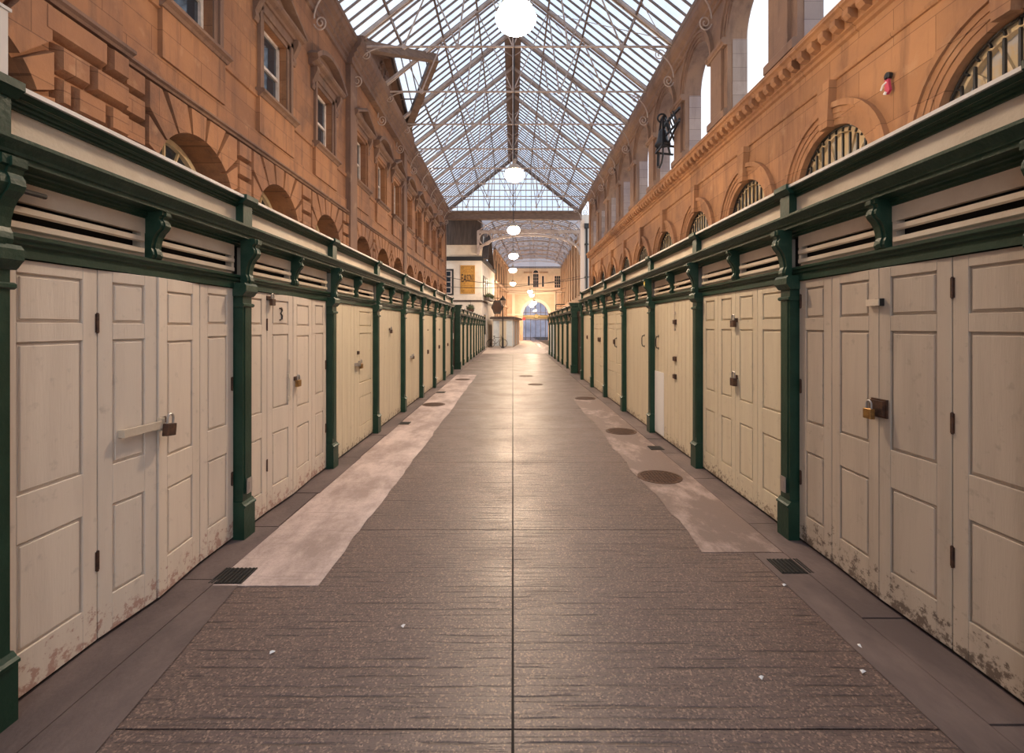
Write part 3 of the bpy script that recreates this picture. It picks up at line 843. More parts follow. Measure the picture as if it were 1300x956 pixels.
# advanced block at the open end with big staggered stones
b = MB(); wall_strip(b, lambda u, z, d: mapL(u, z, d+.13), -4, 6.0, 2.4, 5.2, (UC[0], HWA, 2.5, ZSP, True), .68)
mbox(b, mapL, 5.98, 6.0, 2.4, 5.2, 0, .13); mbox(b, mapL, -4, 6.0, 5.2, 6.1, 0, .13)
b.build('advanced_block', STONE_L, wl)
b = MB()
for z, z2, cuts in ((4.72,5.06,[4.86,5.68,6.0]),(4.37,4.71,[5.03,5.45,6.0]),(4.02,4.36,[5.03,5.22,5.66,6.0]),(3.67,4.01,[5.03,5.45,6.0]),(3.3,3.66,[5.03,5.3,6.0])):
    for a, c in zip(cuts, cuts[1:]):
        mfrust(b, mapL, [(a+.012,z+.012),(c-.012,z+.012),(c-.012,z2-.012),(a+.012,z2-.012)], .13, .25, .05)
b.build('big_rustication_pattern', STONE_L, wl)
b = MB(); mprof(b, mapL, [(0,5.06),(.2,5.08),(.22,5.11),(.26,5.13),(.26,5.17),(.22,5.19),(0,5.22)], -4, 6.06); b.build('string_moulding', STONE_DK, wl)
# eaves cornice with gutter
b = MB()
mprof(b, mapL, [(0,9.55),(.06,9.57),(.06,9.72),(.12,9.76),(.12,9.86),(.2,9.92),(.2,10.0),(.3,10.08),(.34,10.2),(.38,10.22),(.38,10.34),(.30,10.36),(0,10.4)], 2.6, 35.8)
b.build('cornice_moulding', STONE_DK, wl)
b = MB(); mprof(b, mapL, [(0,9.55),(.22,9.57),(.22,9.72),(.28,9.76),(.28,9.86),(.36,9.92),(.36,10.0),(.46,10.1),(.50,10.24),(.50,10.36),(0,10.4)], 14.3, 22.05)
b.build('cornice_moulding', STONE_DK, wl)
# pediment above the centre break
PY0, PY1, PAP, PZ0, PZ1 = 14.6, 21.9, 18.25, 10.38, 12.0
b = MB(); b.prism([(PY0,PZ0),(PY1,PZ0),(PAP,PZ1)], lambda p, t: (t, p[0], p[1]), XWL-.25, XWL+.1); b.build('pediment_panel', STONE_DK, wl)
b = MB()
for a, c in (((PY0,PZ0),(PAP,PZ1)), ((PAP,PZ1),(PY1,PZ0))):
    b.bar((XWL+.16,a[0],a[1]),(XWL+.16,c[0],c[1]),.34,.22); b.bar((XWL+.24,a[0],a[1]+.12),(XWL+.24,c[0],c[1]+.12),.42,.1)
b.build('raking_moulding', STONE_DK, wl)
b = MB(); r = random.Random(2)
for s in (-1, 1):
    for (du, dz, rad) in ((.55,.55,.24),(1.1,.42,.2),(1.6,.34,.15),(.3,.95,.2)):
        pts = []
        for k in range(26):
            a = k*.42; q = rad*(1-k/30); pts.append((XWL+.14, PAP + s*(du + q*math.cos(a)), PZ0+dz+.05 + q*math.sin(a)))
        b.tube(pts, [.05*(1-k/40) for k in range(26)], 6)
b.lathe([(.0,0),(.2,.02),(.26,.08),(.2,.14),(0,.16)], (XWL+.1, PAP, PZ0+.6), 16, 'x')
b.build('carved_relief_pattern', STONE_DK, wl)

def sash_window(i, uc):
    tri = i % 2 == 0
    e = window_root(uc, mapL, 6.34)
    s = .52
    b = MB()      # moulded architrave, two fillets
    for a, c, d in ((.50,.60,.03),(.60,.70,.07)):
        mbox(b, mapL, uc-c, uc-a, 6.32, 7.84+a-.5+.1, 0, d); mbox(b, mapL, uc+a, uc+c, 6.32, 7.84+a-.5+.1, 0, d)
        mbox(b, mapL, uc-c, uc+c, 7.84+(a-.5), 7.84+(c-.5), 0, d)
    pw(b, 'architrave_frame', STONE_DK if i < 4 else STONE_L, e)
    b = MB()
    mprof(b, mapL, [(0,6.2),(.1,6.21),(.13,6.25),(.19,6.28),(.19,6.33),(.16,6.35),(-.2,6.37),(-.2,6.3)], uc-.78, uc+.78)
    pw(b, 'sill', STONE_DK, e)
    b = MB(); mbox(b, mapL, uc-.74, uc+.74, 5.5, 6.21, 0, .075); pw(b, 'apron_panel', STONE_L, e)
    b = MB()      # frieze and its small consoles
    mbox(b, mapL, uc-.72, uc+.72, 8.04, 8.16, 0, .06)
    for sg in (-1, 1):
        b.prism([(0,7.62),(.04,7.62),(.07,7.7),(.05,7.8),(.1,7.9),(.17,8.05),(.17,8.16),(0,8.16)], lambda p, t: mapL(t, p[1], p[0]), uc+sg*.80-.07, uc+sg*.80+.07)
    pw(b, 'console', STONE_DK, e)
    b = MB()
    mprof(b, mapL, [(0,8.14),(.1,8.15),(.12,8.2),(.2,8.23),(.24,8.27),(.24,8.32),(0,8.34)], uc-1.0, uc+1.0)
    if tri:
        for sg in (-1, 1):
            b.prism([(0,0),(.26,0),(.26,.07),(.2,.11),(0,.11)], lambda p, t: mapL(uc+sg*(1.02-t*1.02), 8.3+p[1]+t*.46, p[0]), 0, 1)
        b.prism([(uc-.9,8.3),(uc+.9,8.3),(uc,8.74)], lambda p, t: mapL(p[0], p[1], t), 0, .05)
    else:
        R = (1.02**2+.42**2)/(2*.42); zc = 8.3+.42-R; a = math.asin(1.02/R)
        mring(b, mapL, uc, zc, R-.02, R+.09, 0, .26, 16, PI/2-a, PI/2+a)
        arc = [(uc+R*math.sin(-a+2*a*k/16), zc+R*math.cos(-a+2*a*k/16)) for k in range(17)]
        b.prism(arc, lambda p, t: mapL(p[0], p[1], t), 0, .05)
    pw(b, 'pediment', STONE_DK, e)
    b = MB(); D = -.17
    mbox(b, mapL, uc-.5, uc-.43, 6.36, 7.84, D-.05, D+.02); mbox(b, mapL, uc+.43, uc+.5, 6.36, 7.84, D-.05, D+.02)
    mbox(b, mapL, uc-.5, uc+.5, 7.78, 7.84, D-.05, D+.02); mbox(b, mapL, uc-.5, uc+.5, 6.36, 6.44, D-.05, D+.02)
    mbox(b, mapL, uc-.43, uc+.43, 7.06, 7.12, D-.04, D+.015)
    pw(b, 'sash', SASH, e)
    b = MB(); mbox(b, mapL, uc-.44, uc+.44, 6.42, 7.08, D-.035, D-.03); mbox(b, mapL, uc-.44, uc+.44, 7.08, 7.8, D-.025, D-.02)
    pw(b, 'pane', WINGL, e)
for i, uc in enumerate(UC):
    if i: sash_window(i, uc)
def fanlight(M, uc, hw, zs, dep, bars=False, sill=.9):
    e = window_root(uc, M, zs)
    b = MB()
    mring(b, M, uc, zs, hw-.09, hw-.005, -dep, -dep+.09, 20)
    mring(b, M, uc, zs, hw*.40, hw*.40+.045, -dep+.01, -dep+.06, 16)
    for k in range(1, 8):
        a = PI*k/8; c, s = math.cos(a), math.sin(a); rr0, rr1 = hw*.42, hw-.08
        px_, pz_ = -s*.014, c*.014
        poly = [(uc+c*rr0+px_, zs+s*rr0+pz_),(uc+c*rr1+px_, zs+s*rr1+pz_),(uc+c*rr1-px_, zs+s*rr1-pz_),(uc+c*rr0-px_, zs+s*rr0-pz_)]
        b.prism(poly, lambda p, t: M(p[0], p[1], t), -dep+.01, -dep+.05)
    mbox(b, M, uc-hw, uc+hw, zs-.09, zs, -dep, -dep+.09)
    mbox(b, M, uc-hw, uc-hw+.08, sill, zs, -dep, -dep+.07); mbox(b, M, uc+hw-.08, uc+hw, sill, zs, -dep, -dep+.07); mbox(b, M, uc-.03, uc+.03, sill, zs, -dep, -dep+.06)
    pw(b, 'fanlight_frame', FANW, e)
    b = MB(); pts = [(uc-hw, sill)] + arch_pts(uc, hw, zs) + [(uc+hw, sill)]
    b.add([M(u, z, -dep+.012) for u, z in pts], [tuple(range(len(pts)))])
    pw(b, 'pane', WINGL if not bars else PANE_R, e)
    if bars:
        b = MB(); n = 11
        for k in range(n):
            x = -hw + 2*hw*(k+.5)/n; t = zs + math.sqrt(max(hw*hw-x*x, 0)) - .10
            if t < zs-.2: continue
            mbox(b, M, uc+x-.013, uc+x+.013, zs-.5, t-.05, -.10, -.07)
            b.prism([(uc+x-.013,t-.05),(uc+x+.013,t-.05),(uc+x+.006,t-.025),(uc+x-.006,t-.025)], lambda p, q: M(p[0],p[1],q), -.10, -.07)
        mring(b, M, uc, zs, hw-.035, hw-.012, -.10, -.07, 20)
        # the row of short spikes round the arch
        for k in range(1, 16):
            a = PI*k/16; c, s = math.cos(a), math.sin(a); w = .009
            poly = [(uc+c*(hw-.10)-s*w, zs+s*(hw-.10)+c*w),(uc+c*(hw-.02)-s*w, zs+s*(hw-.02)+c*w),(uc+c*(hw-.02)+s*w, zs+s*(hw-.02)-c*w),(uc+c*(hw-.10)+s*w, zs+s*(hw-.10)-c*w)]
            b.prism(poly, lambda p, q: M(p[0],p[1],q), -.10, -.07)
        pw(b, 'iron_grille', BLACK, e)
    return e
PANE_R = mat('lit_interior_glass', (.60,.48,.30), .08, col2=(.50,.54,.60), nscale=1.4, lo=.5, hi=.6, spec=.8)  # warm lit interior and bluish reflections painted into the pane colour
for i, uc in enumerate(UC): fanlight(mapL, uc, HWA, ZSP, .48)

# ---- the arcade wall
PR = 2.83
CR = [4.95 + PR*k for k in range(-2, 10)]
ZL, RIN, ROUT = 4.02, .90, 1.26
b = MB()
for c in CR:
    a, d = c-PR/2, c+PR/2
    wall_strip(b, mapR, a, d, 0, 6.3, (c, RIN, .9, ZL, True), .38)
wall_strip(b, mapR, -4, CR[0]-PR/2, 0, 10.3)
wr = struct(b.build('wall_right', STONE_R))
b = MB()
for c in CR:
    a, d = c-PR/2, c+PR/2
    wall_strip(b, mapR, a, d, 6.3, 10.3, (c, .92, 6.75, 8.62, True), .46)
b.build('upper_arcade', STONE_RD, wr)
b = MB()      # outer skin and grey stone linings of the open arches
for c in CR:
    a, d = c-PR/2, c+PR/2
    wall_strip(b, lambda u, z, q: mapR(u, z, q-.46), a, d, 0, 10.3, (c, .92, 6.75, 8.62, True), .02)
    mbox(b, mapR, c+.905, c+.925, 6.75, 8.6, -.47, -.12); mbox(b, mapR, c-.925, c-.905, 6.75, 8.6, -.47, -.12)
b.build('arch_lining', STONE_PALE, wr)
e0, e1 = CR[0]-PR/2, CR[-1]+PR/2
b = MB(); mbox(b, mapR, e1-.02, e1+.3, 0, 10.3, -.46, .06); b.build('corner_strip', STONE_R, wr)
b = MB()
mprof(b, mapR, [(0,6.10),(.05,6.12),(.05,6.18),(.10,6.2),(.10,6.36),(.22,6.38),(.26,6.44),(.30,6.46),(.30,6.53),(.26,6.56),(.08,6.6),(.08,6.74),(.03,6.76),(0,6.76)], e0, e1)
b.build('cornice_moulding', STONE_R, wr)
b = MB(); u = e0+.1
while u < e1:
    b.prism([(.08,6.22),(.20,6.24),(.25,6.30),(.25,6.385),(.08,6.385)], lambda p, t: mapR(t, p[1], p[0]), u, u+.13); u += .283
b.build('dentil_moulding', STONE_R, wr)
b = MB(); mprof(b, mapR, [(0,5.62),(.03,5.625),(.045,5.65),(.045,5.68),(0,5.70)], e0, e1); b.build('string_moulding', STONE_R, wr)
b = MB(); mprof(b, mapR, [(0,9.72),(.05,9.73),(.05,9.82),(.12,9.86),(.12,9.96),(.22,10.05),(.26,10.15),(.26,10.34),(0,10.4)], e0, e1); b.build('eaves_moulding', STONE_RD, wr)
for j, c in enumerate(CR):
    b = MB()
    for r0, r1, d in ((RIN,1.0,.02),(1.0,1.08,.035),(1.08,1.17,.05),(1.17,ROUT,.085)): mring(b, mapR, c, ZL, r0, r1, 0, d)
    for s in (-1, 1):
        for r0, r1, d in ((RIN,1.0,.02),(1.0,1.08,.035),(1.08,1.17,.05),(1.17,ROUT,.085)):
            u0, u1 = sorted((c+s*r0, c+s*r1)); mbox(b, mapR, u0, u1, .3, ZL, 0, d)
    b.build('archivolt_moulding', STONE_R, wr)
    b = MB(); b.prism([(c-.10,ZL+.88),(c+.10,ZL+.88),(c+.15,5.63),(c-.15,5.63)], lambda p, t: mapR(p[0],p[1],t), 0, .13); b.build('keystone', STONE_R, wr)
    fanlight(mapR, c, RIN-.005, ZL, .22, True)
    # upper arch surround
    b = MB()
    for r0, r1, d in ((.92,1.0,.03),(1.0,1.10,.055),(1.10,1.16,.10)): mring(b, mapR, c, 8.66, r0, r1, 0, d)
    b.build('archivolt_moulding', STONE_RD, wr)
    p = c-PR/2
    b = MB(); mbox(b, mapR, p-.30, p+.30, 6.76, 8.55, 0, .07)
    b.build('pier_face', STONE_RD, wr)
    b = MB(); mprof(b, mapR, [(-.3,8.48),(.09,8.48),(.10,8.52),(.14,8.55),(.15,8.62),(.12,8.66),(-.3,8.66)], p-.50, p+.50); b.build('impost_moulding', STONE_RD, wr)
    b = MB(); mprof(b, mapR, [(0,6.76),(.10,6.76),(.10,6.92),(.07,6.96),(0,6.96)], p-.5, p+.5); b.build('pier_base', STONE_RD, wr)

# ------------------------------------------------------------------ glazed roof
RY0, RY1 = -3.4, 36.4
EX, EZ, RZ = 5.0, 10.42, 14.4
SL = (RZ-EZ)/EX
def sl(x): return RZ - SL*abs(x)
TRY = [14.8 + PR*k for k in range(-6, 8)]
DY, DA = 3.62, 18.25       # cross roof: half length along the eaves and apex
DX = EX - (PZ1-EZ)/SL
ceil = empty('ceiling', (0, 20, 10.4)); ceil['kind'] = 'structure'
def cw(b, name, m, smooth=False):
    l = ceil.location; b.v = [(p[0]-l.x, p[1]-l.y, p[2]-l.z) for p in b.v]; return b.build(name, m, ceil, smooth)
b = MB(); g = .02
b.add([(.3,RY0,sl(.3)+g),(EX,RY0,EZ+g),(EX,RY1,EZ+g),(.3,RY1,sl(.3)+g)], [(0,1,2,3)]); cw(b, 'glazing', GLASS)
b = MB()
b.add([(-.3,RY0,sl(.3)+g),(-EX,RY0,EZ+g),(-EX,DA-DY,EZ+g),(-DX,DA,PZ1+g),(-EX,DA+DY,EZ+g),(-EX,RY1,EZ+g),(-.3,RY1,sl(.3)+g)], [(0,1,2,3),(0,3,6),(3,4,5,6)]); cw(b, 'glazing', GLASS)
b = MB()
b.add([(-EX-.6,DA,PZ1+.02),(-DX,DA,PZ1+.02),(-EX,DA-DY,EZ+.02),(-EX-.6,DA-DY,EZ+.02),(-EX,DA+DY,EZ+.02),(-EX-.6,DA+DY,EZ+.02)], [(0,1,2,3),(1,0,5,4)]); cw(b, 'cross_roof_glazing', GLASS)
bar_w, bar_h = .035, .06
NB = 7
ys = []; y = TRY[0]
t0 = TRY[0]
k = 0
while True:
    y = t0 - PR + PR*k/NB
    if y > RY1-.05: break
    if y > RY0: ys.append(y)
    k += 1
for s in (-1, 1):
    b = MB()
    for y in ys:
        xe = EX
        if s < 0 and abs(y-DA) < DY: xe = DX + (EX-DX)*abs(y-DA)/DY
        b.bar((s*.28, y, sl(.28)), (s*xe, y, sl(xe)), bar_w, bar_h)
    cw(b, 'glazing_bar_pattern', IRONB)
for s in (-1, 1):
    for x in (1.3, 2.55, 3.8):
        segs = [(RY0, RY1)]
        if s < 0 and x > DX:
            t = (x-DX)/(EX-DX)*DY; segs = [(RY0, DA-t), (DA+t, RY1)]
        b = MB()
        for a, c in segs: b.bar((s*x, a, sl(x)-.06), (s*x, c, sl(x)-.06), .055, .10)
        cw(b, 'purlin', IRONB)
b = MB()
b.py([(-.36,sl(.36)-.03),(0,RZ-.05),(.36,sl(.36)-.03),(.36,sl(.36)+.12),(0,RZ+.22),(-.36,sl(.36)+.12)], RY0, RY1); cw(b, 'ridge_vent', TIMBER)
b = MB(); b.bar((0,RY0,RZ-.14),(0,RY1,RZ-.14),.05,.12); cw(b, 'ridge_bar', IRONW)
# eaves gutters
b = MB(); b.box(-EX-.12,-EX+.14,RY0,DA-DY,EZ-.10,EZ+.06); b.box(-EX-.12,-EX+.14,DA+DY,RY1,EZ-.10,EZ+.06); cw(b, 'gutter', TIMBER)
b = MB(); b.box(EX-.12,EX+.15,RY0,RY1,EZ-.10,EZ+.06); cw(b, 'gutter', TIMBER)
# cross roof: bars, ridge and the two valley timbers
b = MB()
for k in range(1, 8):
    x = -EX - .5 + (EX+.5-DX)*k/8
    t = min((-x-DX)/(EX-DX), 1.)*DY
    for s in (-1, 1): b.bar((x, DA, PZ1), (x, DA+s*t, PZ1-(PZ1-EZ)*t/DY), .035, .05)
b.bar((-EX-.5, DA+DY*.5, (PZ1+EZ)/2), (-(DX+(EX-DX)*.5), DA+DY*.5, (PZ1+EZ)/2), .03, .05)
b.bar((-EX-.5, DA, PZ1), (-DX, DA, PZ1), .08, .12)
cw(b, 'cross_glazing_bar', IRONB)
for s in (-1, 1):
    b = MB(); b.bar((-EX+.05, DA+s*DY, EZ-.1), (-DX+.05, DA, PZ1-.1), .30, .26); cw(b, 'valley_timber', TIMBER)
# glazed gable at the far end of the first hall
b = MB(); b.add([(-EX,RY1,EZ),(EX,RY1,EZ),(0,RY1,RZ)], [(0,1,2)]); cw(b, 'gable_glazing', GLASS)
b = MB(); x = -EX+.4
while x < EX-.2:
    b.bar((x,RY1,EZ),(x,RY1,sl(x)-.05),.045,.06); x += .4
for z in (11.35, 12.05, 12.9, 13.5):
    xx = (RZ-z)/SL; b.bar((-xx,RY1,z),(xx,RY1,z),.05,.06)
cw(b, 'gable_glazing_bar', IRONW)
b = MB()
for s in (-1, 1): b.bar((s*EX,RY1-.05,EZ),(0,RY1-.05,RZ),.18,.2)
cw(b, 'gable_rafter', TIMBER)
b = MB(); b.box(-EX-.2,EX+.2,RY1-.22,RY1+.12,EZ-.58,EZ-.05); b.box(-EX-.2,EX+.2,RY1-.3,RY1+.12,EZ-.12,EZ+.02); b.box(-EX-.2,EX+.2,RY1-.28,RY1+.12,EZ-.62,EZ-.54); cw(b, 'gable_beam', TIMBER)
# slope bracing
b = MB()
for s in (-1, 1):
    for i, (a, c) in enumerate(zip(TRY, TRY[1:])):
        if s < 0 and a < DA+DY and c > DA-DY: continue
        xa, xb = (1.3, 4.6) if i % 2 else (4.6, 1.3)
        b.tube([(s*xa,a,sl(xa)-.16),(s*xb,c,sl(xb)-.16)], .012, 5)
cw(b, 'wind_bracing', IRONW)

def scroll(b, s, y):
    """wrought scroll under a truss end: quarter sweep from the tie to the wall, ending in a curl"""
    x0 = s*(EX-.05); pts = []
    for k in range(13):
        a = k/12*PI/2; pts.append((x0 - s*(1.15 - 1.15*math.sin(a)), y, 10.33 - .95*(1-math.cos(a))*1.0))
    b.tube(pts, .022, 6)
    cx, cz = x0 - s*.16, 10.33-1.05
    b.tube([(cx + s*.17*(1-k/26)*math.cos(.2+k*.5), y, cz - .20*(1-k/26)*math.sin(.2+k*.5)) for k in range(22)], .018, 6)
    cx, cz = x0 - s*.42, 10.33-.26
    b.tube([(cx + s*.18*(1-k/26)*math.cos(k*.5), y, cz + .18*(1-k/26)*math.sin(k*.5)) for k in range(22)], .016, 6)
TN = ['farthest', 'second', 'third', 'fourth', 'fifth', 'sixth', 'seventh', 'eighth', 'ninth', 'tenth']
first = None
for i, y in enumerate(reversed(TRY)):
    lab = 'pale painted iron roof truss with scrolled ends, %s counted from the glazed gable' % ['first','second','third','fourth','fifth','sixth','seventh','eighth','ninth','tenth','eleventh','twelfth','thirteenth','fourteenth'][i]
    if first is None:
        e = first = empty('roof_truss', (0, y, 10.33)); 
        def tp(b, name, sm=False):
            b.v = [(p[0], p[1], p[2]-10.33) for p in b.v]; return b.build(name, IRONW, first, sm)
        b = MB(); b.tube([(-EX+.05,0,10.33),(EX-.05,0,10.33)], .032, 8); tp(b, 'tie_rod')
        for s in (-1, 1):
            b = MB(); b.bar((s*(EX-.02),.05,EZ-.08),(0,.05,RZ-.10),.045,.10); b.bar((s*(EX-.02),-.05,EZ-.08),(0,-.05,RZ-.10),.045,.10); tp(b, 'rafter')
            for p, q, r in (((3.8,sl(3.8)-.1),(3.35,10.33),.018),((2.55,sl(2.55)-.1),(3.35,10.33),.026),((2.55,sl(2.55)-.1),(1.7,10.33),.026),((1.3,sl(1.3)-.1),(1.7,10.33),.026),((1.3,sl(1.3)-.1),(0,10.33),.02),((.0,RZ-1.2),(.75,sl(.75)-.1),.016)):
                b = MB(); b.tube([(s*p[0],0,p[1]),(s*q[0],0,q[1])], r, 6); tp(b, 'strut')
            b = MB(); scroll(b, s, 0); tp(b, 'scroll_bracket', True)
            for xx in (3.35, 1.7):
                b = MB(); b.lathe([(.001,-.03),(.08,-.03),(.08,.03),(.001,.03)], (s*xx,0,10.33), 12, 'y'); tp(b, 'joint_plate')
        b = MB(); b.tube([(0,0,10.33),(0,0,RZ-.1)], .024, 6); tp(b, 'king_rod')
    else:
        e = first.copy(); COL.objects.link(e); e.location = (0, y, 10.33)
        for c in kids(first):
            d = c.copy(); COL.objects.link(d); d.parent = e
    tag(e, lab, 'roof truss', 'iron roof trusses')
# ------------------------------------------------------------------ pendant lamps
def pendant(x, y, z, ztop, label, s=1.):
    e = empty('pendant_lamp', (x, y, z)); tag(e, label, 'lamp', 'pendant lamps down the middle of the arcade')
    b = MB(); r = .27*s; h = .20*s
    b.lathe([(r*math.sin(a), -h*math.cos(a)) for a in [PI*.5*k/10 for k in range(1, 11)]] + [(r*.97, .02*s),(r*.80,.10*s)], (0,0,0), 28); b.build('glass_bowl', GLOW, e, True)
    b = MB(); b.lathe([(r*.84,.09*s),(r*.86,.11*s),(r*.74,.17*s),(r*.5,.24*s),(r*.2,.29*s),(.05*s,.31*s),(.05*s,.40*s),(.02,.42*s)], (0,0,0), 24); b.build('shade_cap', LAMPM, e, True)
    b = MB(); b.tube([(0,0,.40*s),(0,0,ztop-z)], .009, 6); b.build('cord', BLACK, e)
LZ = 5.82
for i, (x, y) in enumerate(((.04,6.4),(.045,13.0),(.04,20.4),(.04,27.9),(.0,34.9))):
    pendant(x, y, LZ, sl(0)-.15 if y > RY0 else 14.2, 'lit white pendant lamp on a long cord, %s from the open end' % ORD[i])
pendant(.0, 45.7, LZ, 10.6, 'lit pendant lamp hanging just past the spandrel girder')
pendant(1.80, 50, 5.35, 10.6, 'lit pendant lamp before the stucco end wall, highest of its three', .9)
pendant(2.10, 53, 5.2, 10.6, 'lit pendant lamp before the stucco end wall, middle of its three', .9)
pendant(2.50, 57, 4.55, 10.4, 'lit pendant lamp before the end arch, lowest of its three', 1.15)
pendant(2.75, 59.0, 3.72, 10.0, 'small lit lantern hanging inside the end arch', .5)

# ------------------------------------------------------------------ white pub at the end of the sash-window side
PX, PY = -2.42, 36.9
BD = .078                                             # the lane bends: x shift per metre beyond the first hall
e = empty('pub_building', (PX, PY, 0)); tag(e, 'white rendered pub with dark window frames and mustard sign, beyond the low stalls', 'building')
def pb(b, name, m, par=None, sm=False):
    b.v = [(p[0]-PX, p[1]-PY, p[2]) for p in b.v]; return b.build(name, m, par or e, sm)
x0 = -5.6; YB = 45.5
def side(y): return PX + BD*(y-PY)
b = MB(); b.pz([(x0,PY),(PX,PY),(side(YB),YB),(x0,YB)], 0, 6.85); pb(b, 'wall', PUBW)
b = MB(); b.pz([(x0,PY-.05),(PX+.06,PY-.05),(side(YB)+.06,YB),(x0,YB)], 3.62, 3.76); pb(b, 'band', DKWOOD)
b = MB(); b.pz([(x0,PY-.18),(PX+.16,PY-.18),(side(YB)+.16,YB),(x0,YB)], 6.78, 7.08); pb(b, 'fascia', BLACK)
b = MB(); b.pz([(x0,PY+.02),(PX+.02,PY+.02),(PX+.02,PY+2.2),(x0,PY+2.2)], 7.08, 8.0); pb(b, 'upper_wall', PUBC)
b = MB(); b.pz([(x0,PY-.02),(PX-.0,PY-.02),(PX,PY+2.2),(x0,PY+2.2)], 8.0, 10.0)
for k in range(12):
    x = x0 + (PX-x0)*(k+.5)/12; b.box(x-.03, x+.03, PY-.05, PY, 8.0, 10.0)
pb(b, 'attic_cladding', DKWOOD)
b = MB(); b.px([(PY+2.2,7.05),(PY+5.6,7.05),(PY+3.9,9.6)], PX-1.6, PX+.12); pb(b, 'side_gable', PUBW)
b = MB(); b.bar((PX+.25,PY+.2,6.95),(PX+.30,PY+3.9,9.8),.5,.14); b.bar((PX+.30,PY+3.9,9.8),(PX+.5,PY+6.2,6.9),.5,.14); pb(b, 'barge_board', DKWOOD)
# front window
wf = MB(); wx0, wx1, wz0, wz1 = -5.35, -4.68, 4.25, 6.0
wf.box(-5.5,wx1+.14,PY-.06,PY+.02,wz0-.12,wz1+.14); wfo = pb(wf, 'window_frame', BLACK)
def rel(b, name, m, par):
    b.v = [(p[0]-PX, p[1]-PY, p[2]) for p in b.v]; return b.build(name, m, par)
b = MB(); b.box(-5.5,wx1,PY-.075,PY-.05,wz0,wz1); rel(b, 'sash', SASH, wfo)
b = MB()
for i in range(2):
    for j in range(4):
        xa = -5.44 + i*.36; za = wz0+.07 + j*.42
        b.box(xa, xa+.31, PY-.085, PY-.07, za, za+.37)
rel(b, 'pane', WINGL, wfo)
# side windows in a dark-framed run with a window box below
for k in range(3):
    ya = PY + .9 + k*1.1; w = MB()
    w.add([(side(ya)+.04,ya,4.1),(side(ya+.85)+.04,ya+.85,4.1),(side(ya+.85)+.04,ya+.85,5.75),(side(ya)+.04,ya,5.75),
           (side(ya)-.02,ya,4.1),(side(ya+.85)-.02,ya+.85,4.1),(side(ya+.85)-.02,ya+.85,5.75),(side(ya)-.02,ya,5.75)], [(0,1,2,3),(4,5,6,7),(0,1,5,4),(1,2,6,5),(2,3,7,6),(3,0,4,7)])
    f = pb(w, 'window_frame', BLACK)
    for q in (0, 1):
        w = MB(); yb = ya + .08 + q*.37
        w.add([(side(yb)+.05,yb,4.2),(side(yb+.3)+.05,yb+.3,4.2),(side(yb+.3)+.05,yb+.3,5.65),(side(yb)+.05,yb,5.65)], [(0,1,2,3)]); rel(w, 'pane', SASH if q else WINGL, f)
w = MB(); ya = PY+1.2
w.add([(side(ya)+.05,ya,1.1),(side(ya+1)+.05,ya+1,1.1),(side(ya+1)+.05,ya+1,2.7),(side(ya)+.05,ya,2.7)], [(0,1,2,3)]); pb(w, 'pub_window', WINGL)
# sign board
sx0, sx1, sz0, sz1 = -4.02, -2.90, 4.24, 6.42
se = empty('pub_sign', ((sx0+sx1)/2, PY-.03, sz0)); tag(se, 'tall mustard painted sign board with black lettering on the white pub wall', 'sign')
def sg(b, name, m): 
    l = se.location; b.v = [(p[0]-l.x, p[1]-l.y, p[2]-l.z) for p in b.v]; return b.build(name, m, se)
b = MB(); b.box(sx0, sx1, PY-.05, PY-.005, sz0, sz1); sg(b, 'board', SIGN)
b = MB()
yk = PY-.056
def stroke(pts, w=.018): 
    for p, q in zip(pts, pts[1:]): b.bar((p[0],yk,p[1]), (q[0],yk,q[1]), w, .012)
for xx in (sx0+.10, sx1-.10): stroke([(xx, sz0+.1),(xx, sz1-.1)], .012)
for zz in (sz0+.1, sz1-.1): stroke([(sx0+.1, zz),(sx1-.1, zz)], .012)
for sx in (sx0+.2, sx1-.2):
    for zz in (sz0+.22, sz1-.2):
        stroke([(sx+.075*math.cos(a*.6), zz+.075*math.sin(a*.6)) for a in range(12)], .03)
cx = (sx0+sx1)/2
stroke([(cx+.33*math.cos(PI*k/10), 5.93+.17*math.sin(PI*k/10)) for k in range(11)], .022); stroke([(cx-.42,5.88),(cx+.42,5.88)], .03)
stroke([(cx-.2,5.98),(cx-.05,5.98)], .03); stroke([(cx+.05,5.98),(cx+.2,5.98)], .03)
stroke([(cx-.14,5.68),(cx+.47,5.70),(cx+.47,5.18),(cx-.14,5.16),(cx-.14,5.68)], .02)
stroke([(cx-.42,4.86),(cx+.42,4.9)], .03); stroke([(cx-.3,4.74),(cx+.36,4.74)], .022)
stroke([(cx-.3,4.98),(cx-.2,5.06)], .02); stroke([(cx+.02,5.0),(cx+.08,5.06)], .02)
sg(b, 'ornament', SIGNK)
def text(name, body, size, m, parent, loc, rot=(PI/2,0,0), ext=.004, squeeze=1.):
    cu = bpy.data.curves.new(name, 'FONT'); cu.body = body; cu.size = size; cu.extrude = ext; cu.align_x = 'CENTER'; cu.align_y = 'CENTER'; cu.offset = .006
    o = bpy.data.objects.new(name, cu); COL.objects.link(o); dg = bpy.context.evaluated_depsgraph_get()
    me = bpy.data.meshes.new_from_object(o.evaluated_get(dg)); bpy.data.objects.remove(o); bpy.data.curves.remove(cu)
    me.materials.clear(); me.materials.append(m)
    o = bpy.data.objects.new(name, me); COL.objects.link(o); o.parent = parent; o.location = loc; o.rotation_euler = rot; o.scale = (squeeze,1,1)
    return o
text('lettering', 'EA', .86, SIGNK, se, (-.30, -.028, 1.16), squeeze=.42)
text('lettering', 'SONI', .70, SIGNK, se, (.17, -.028, 1.19), squeeze=.30)
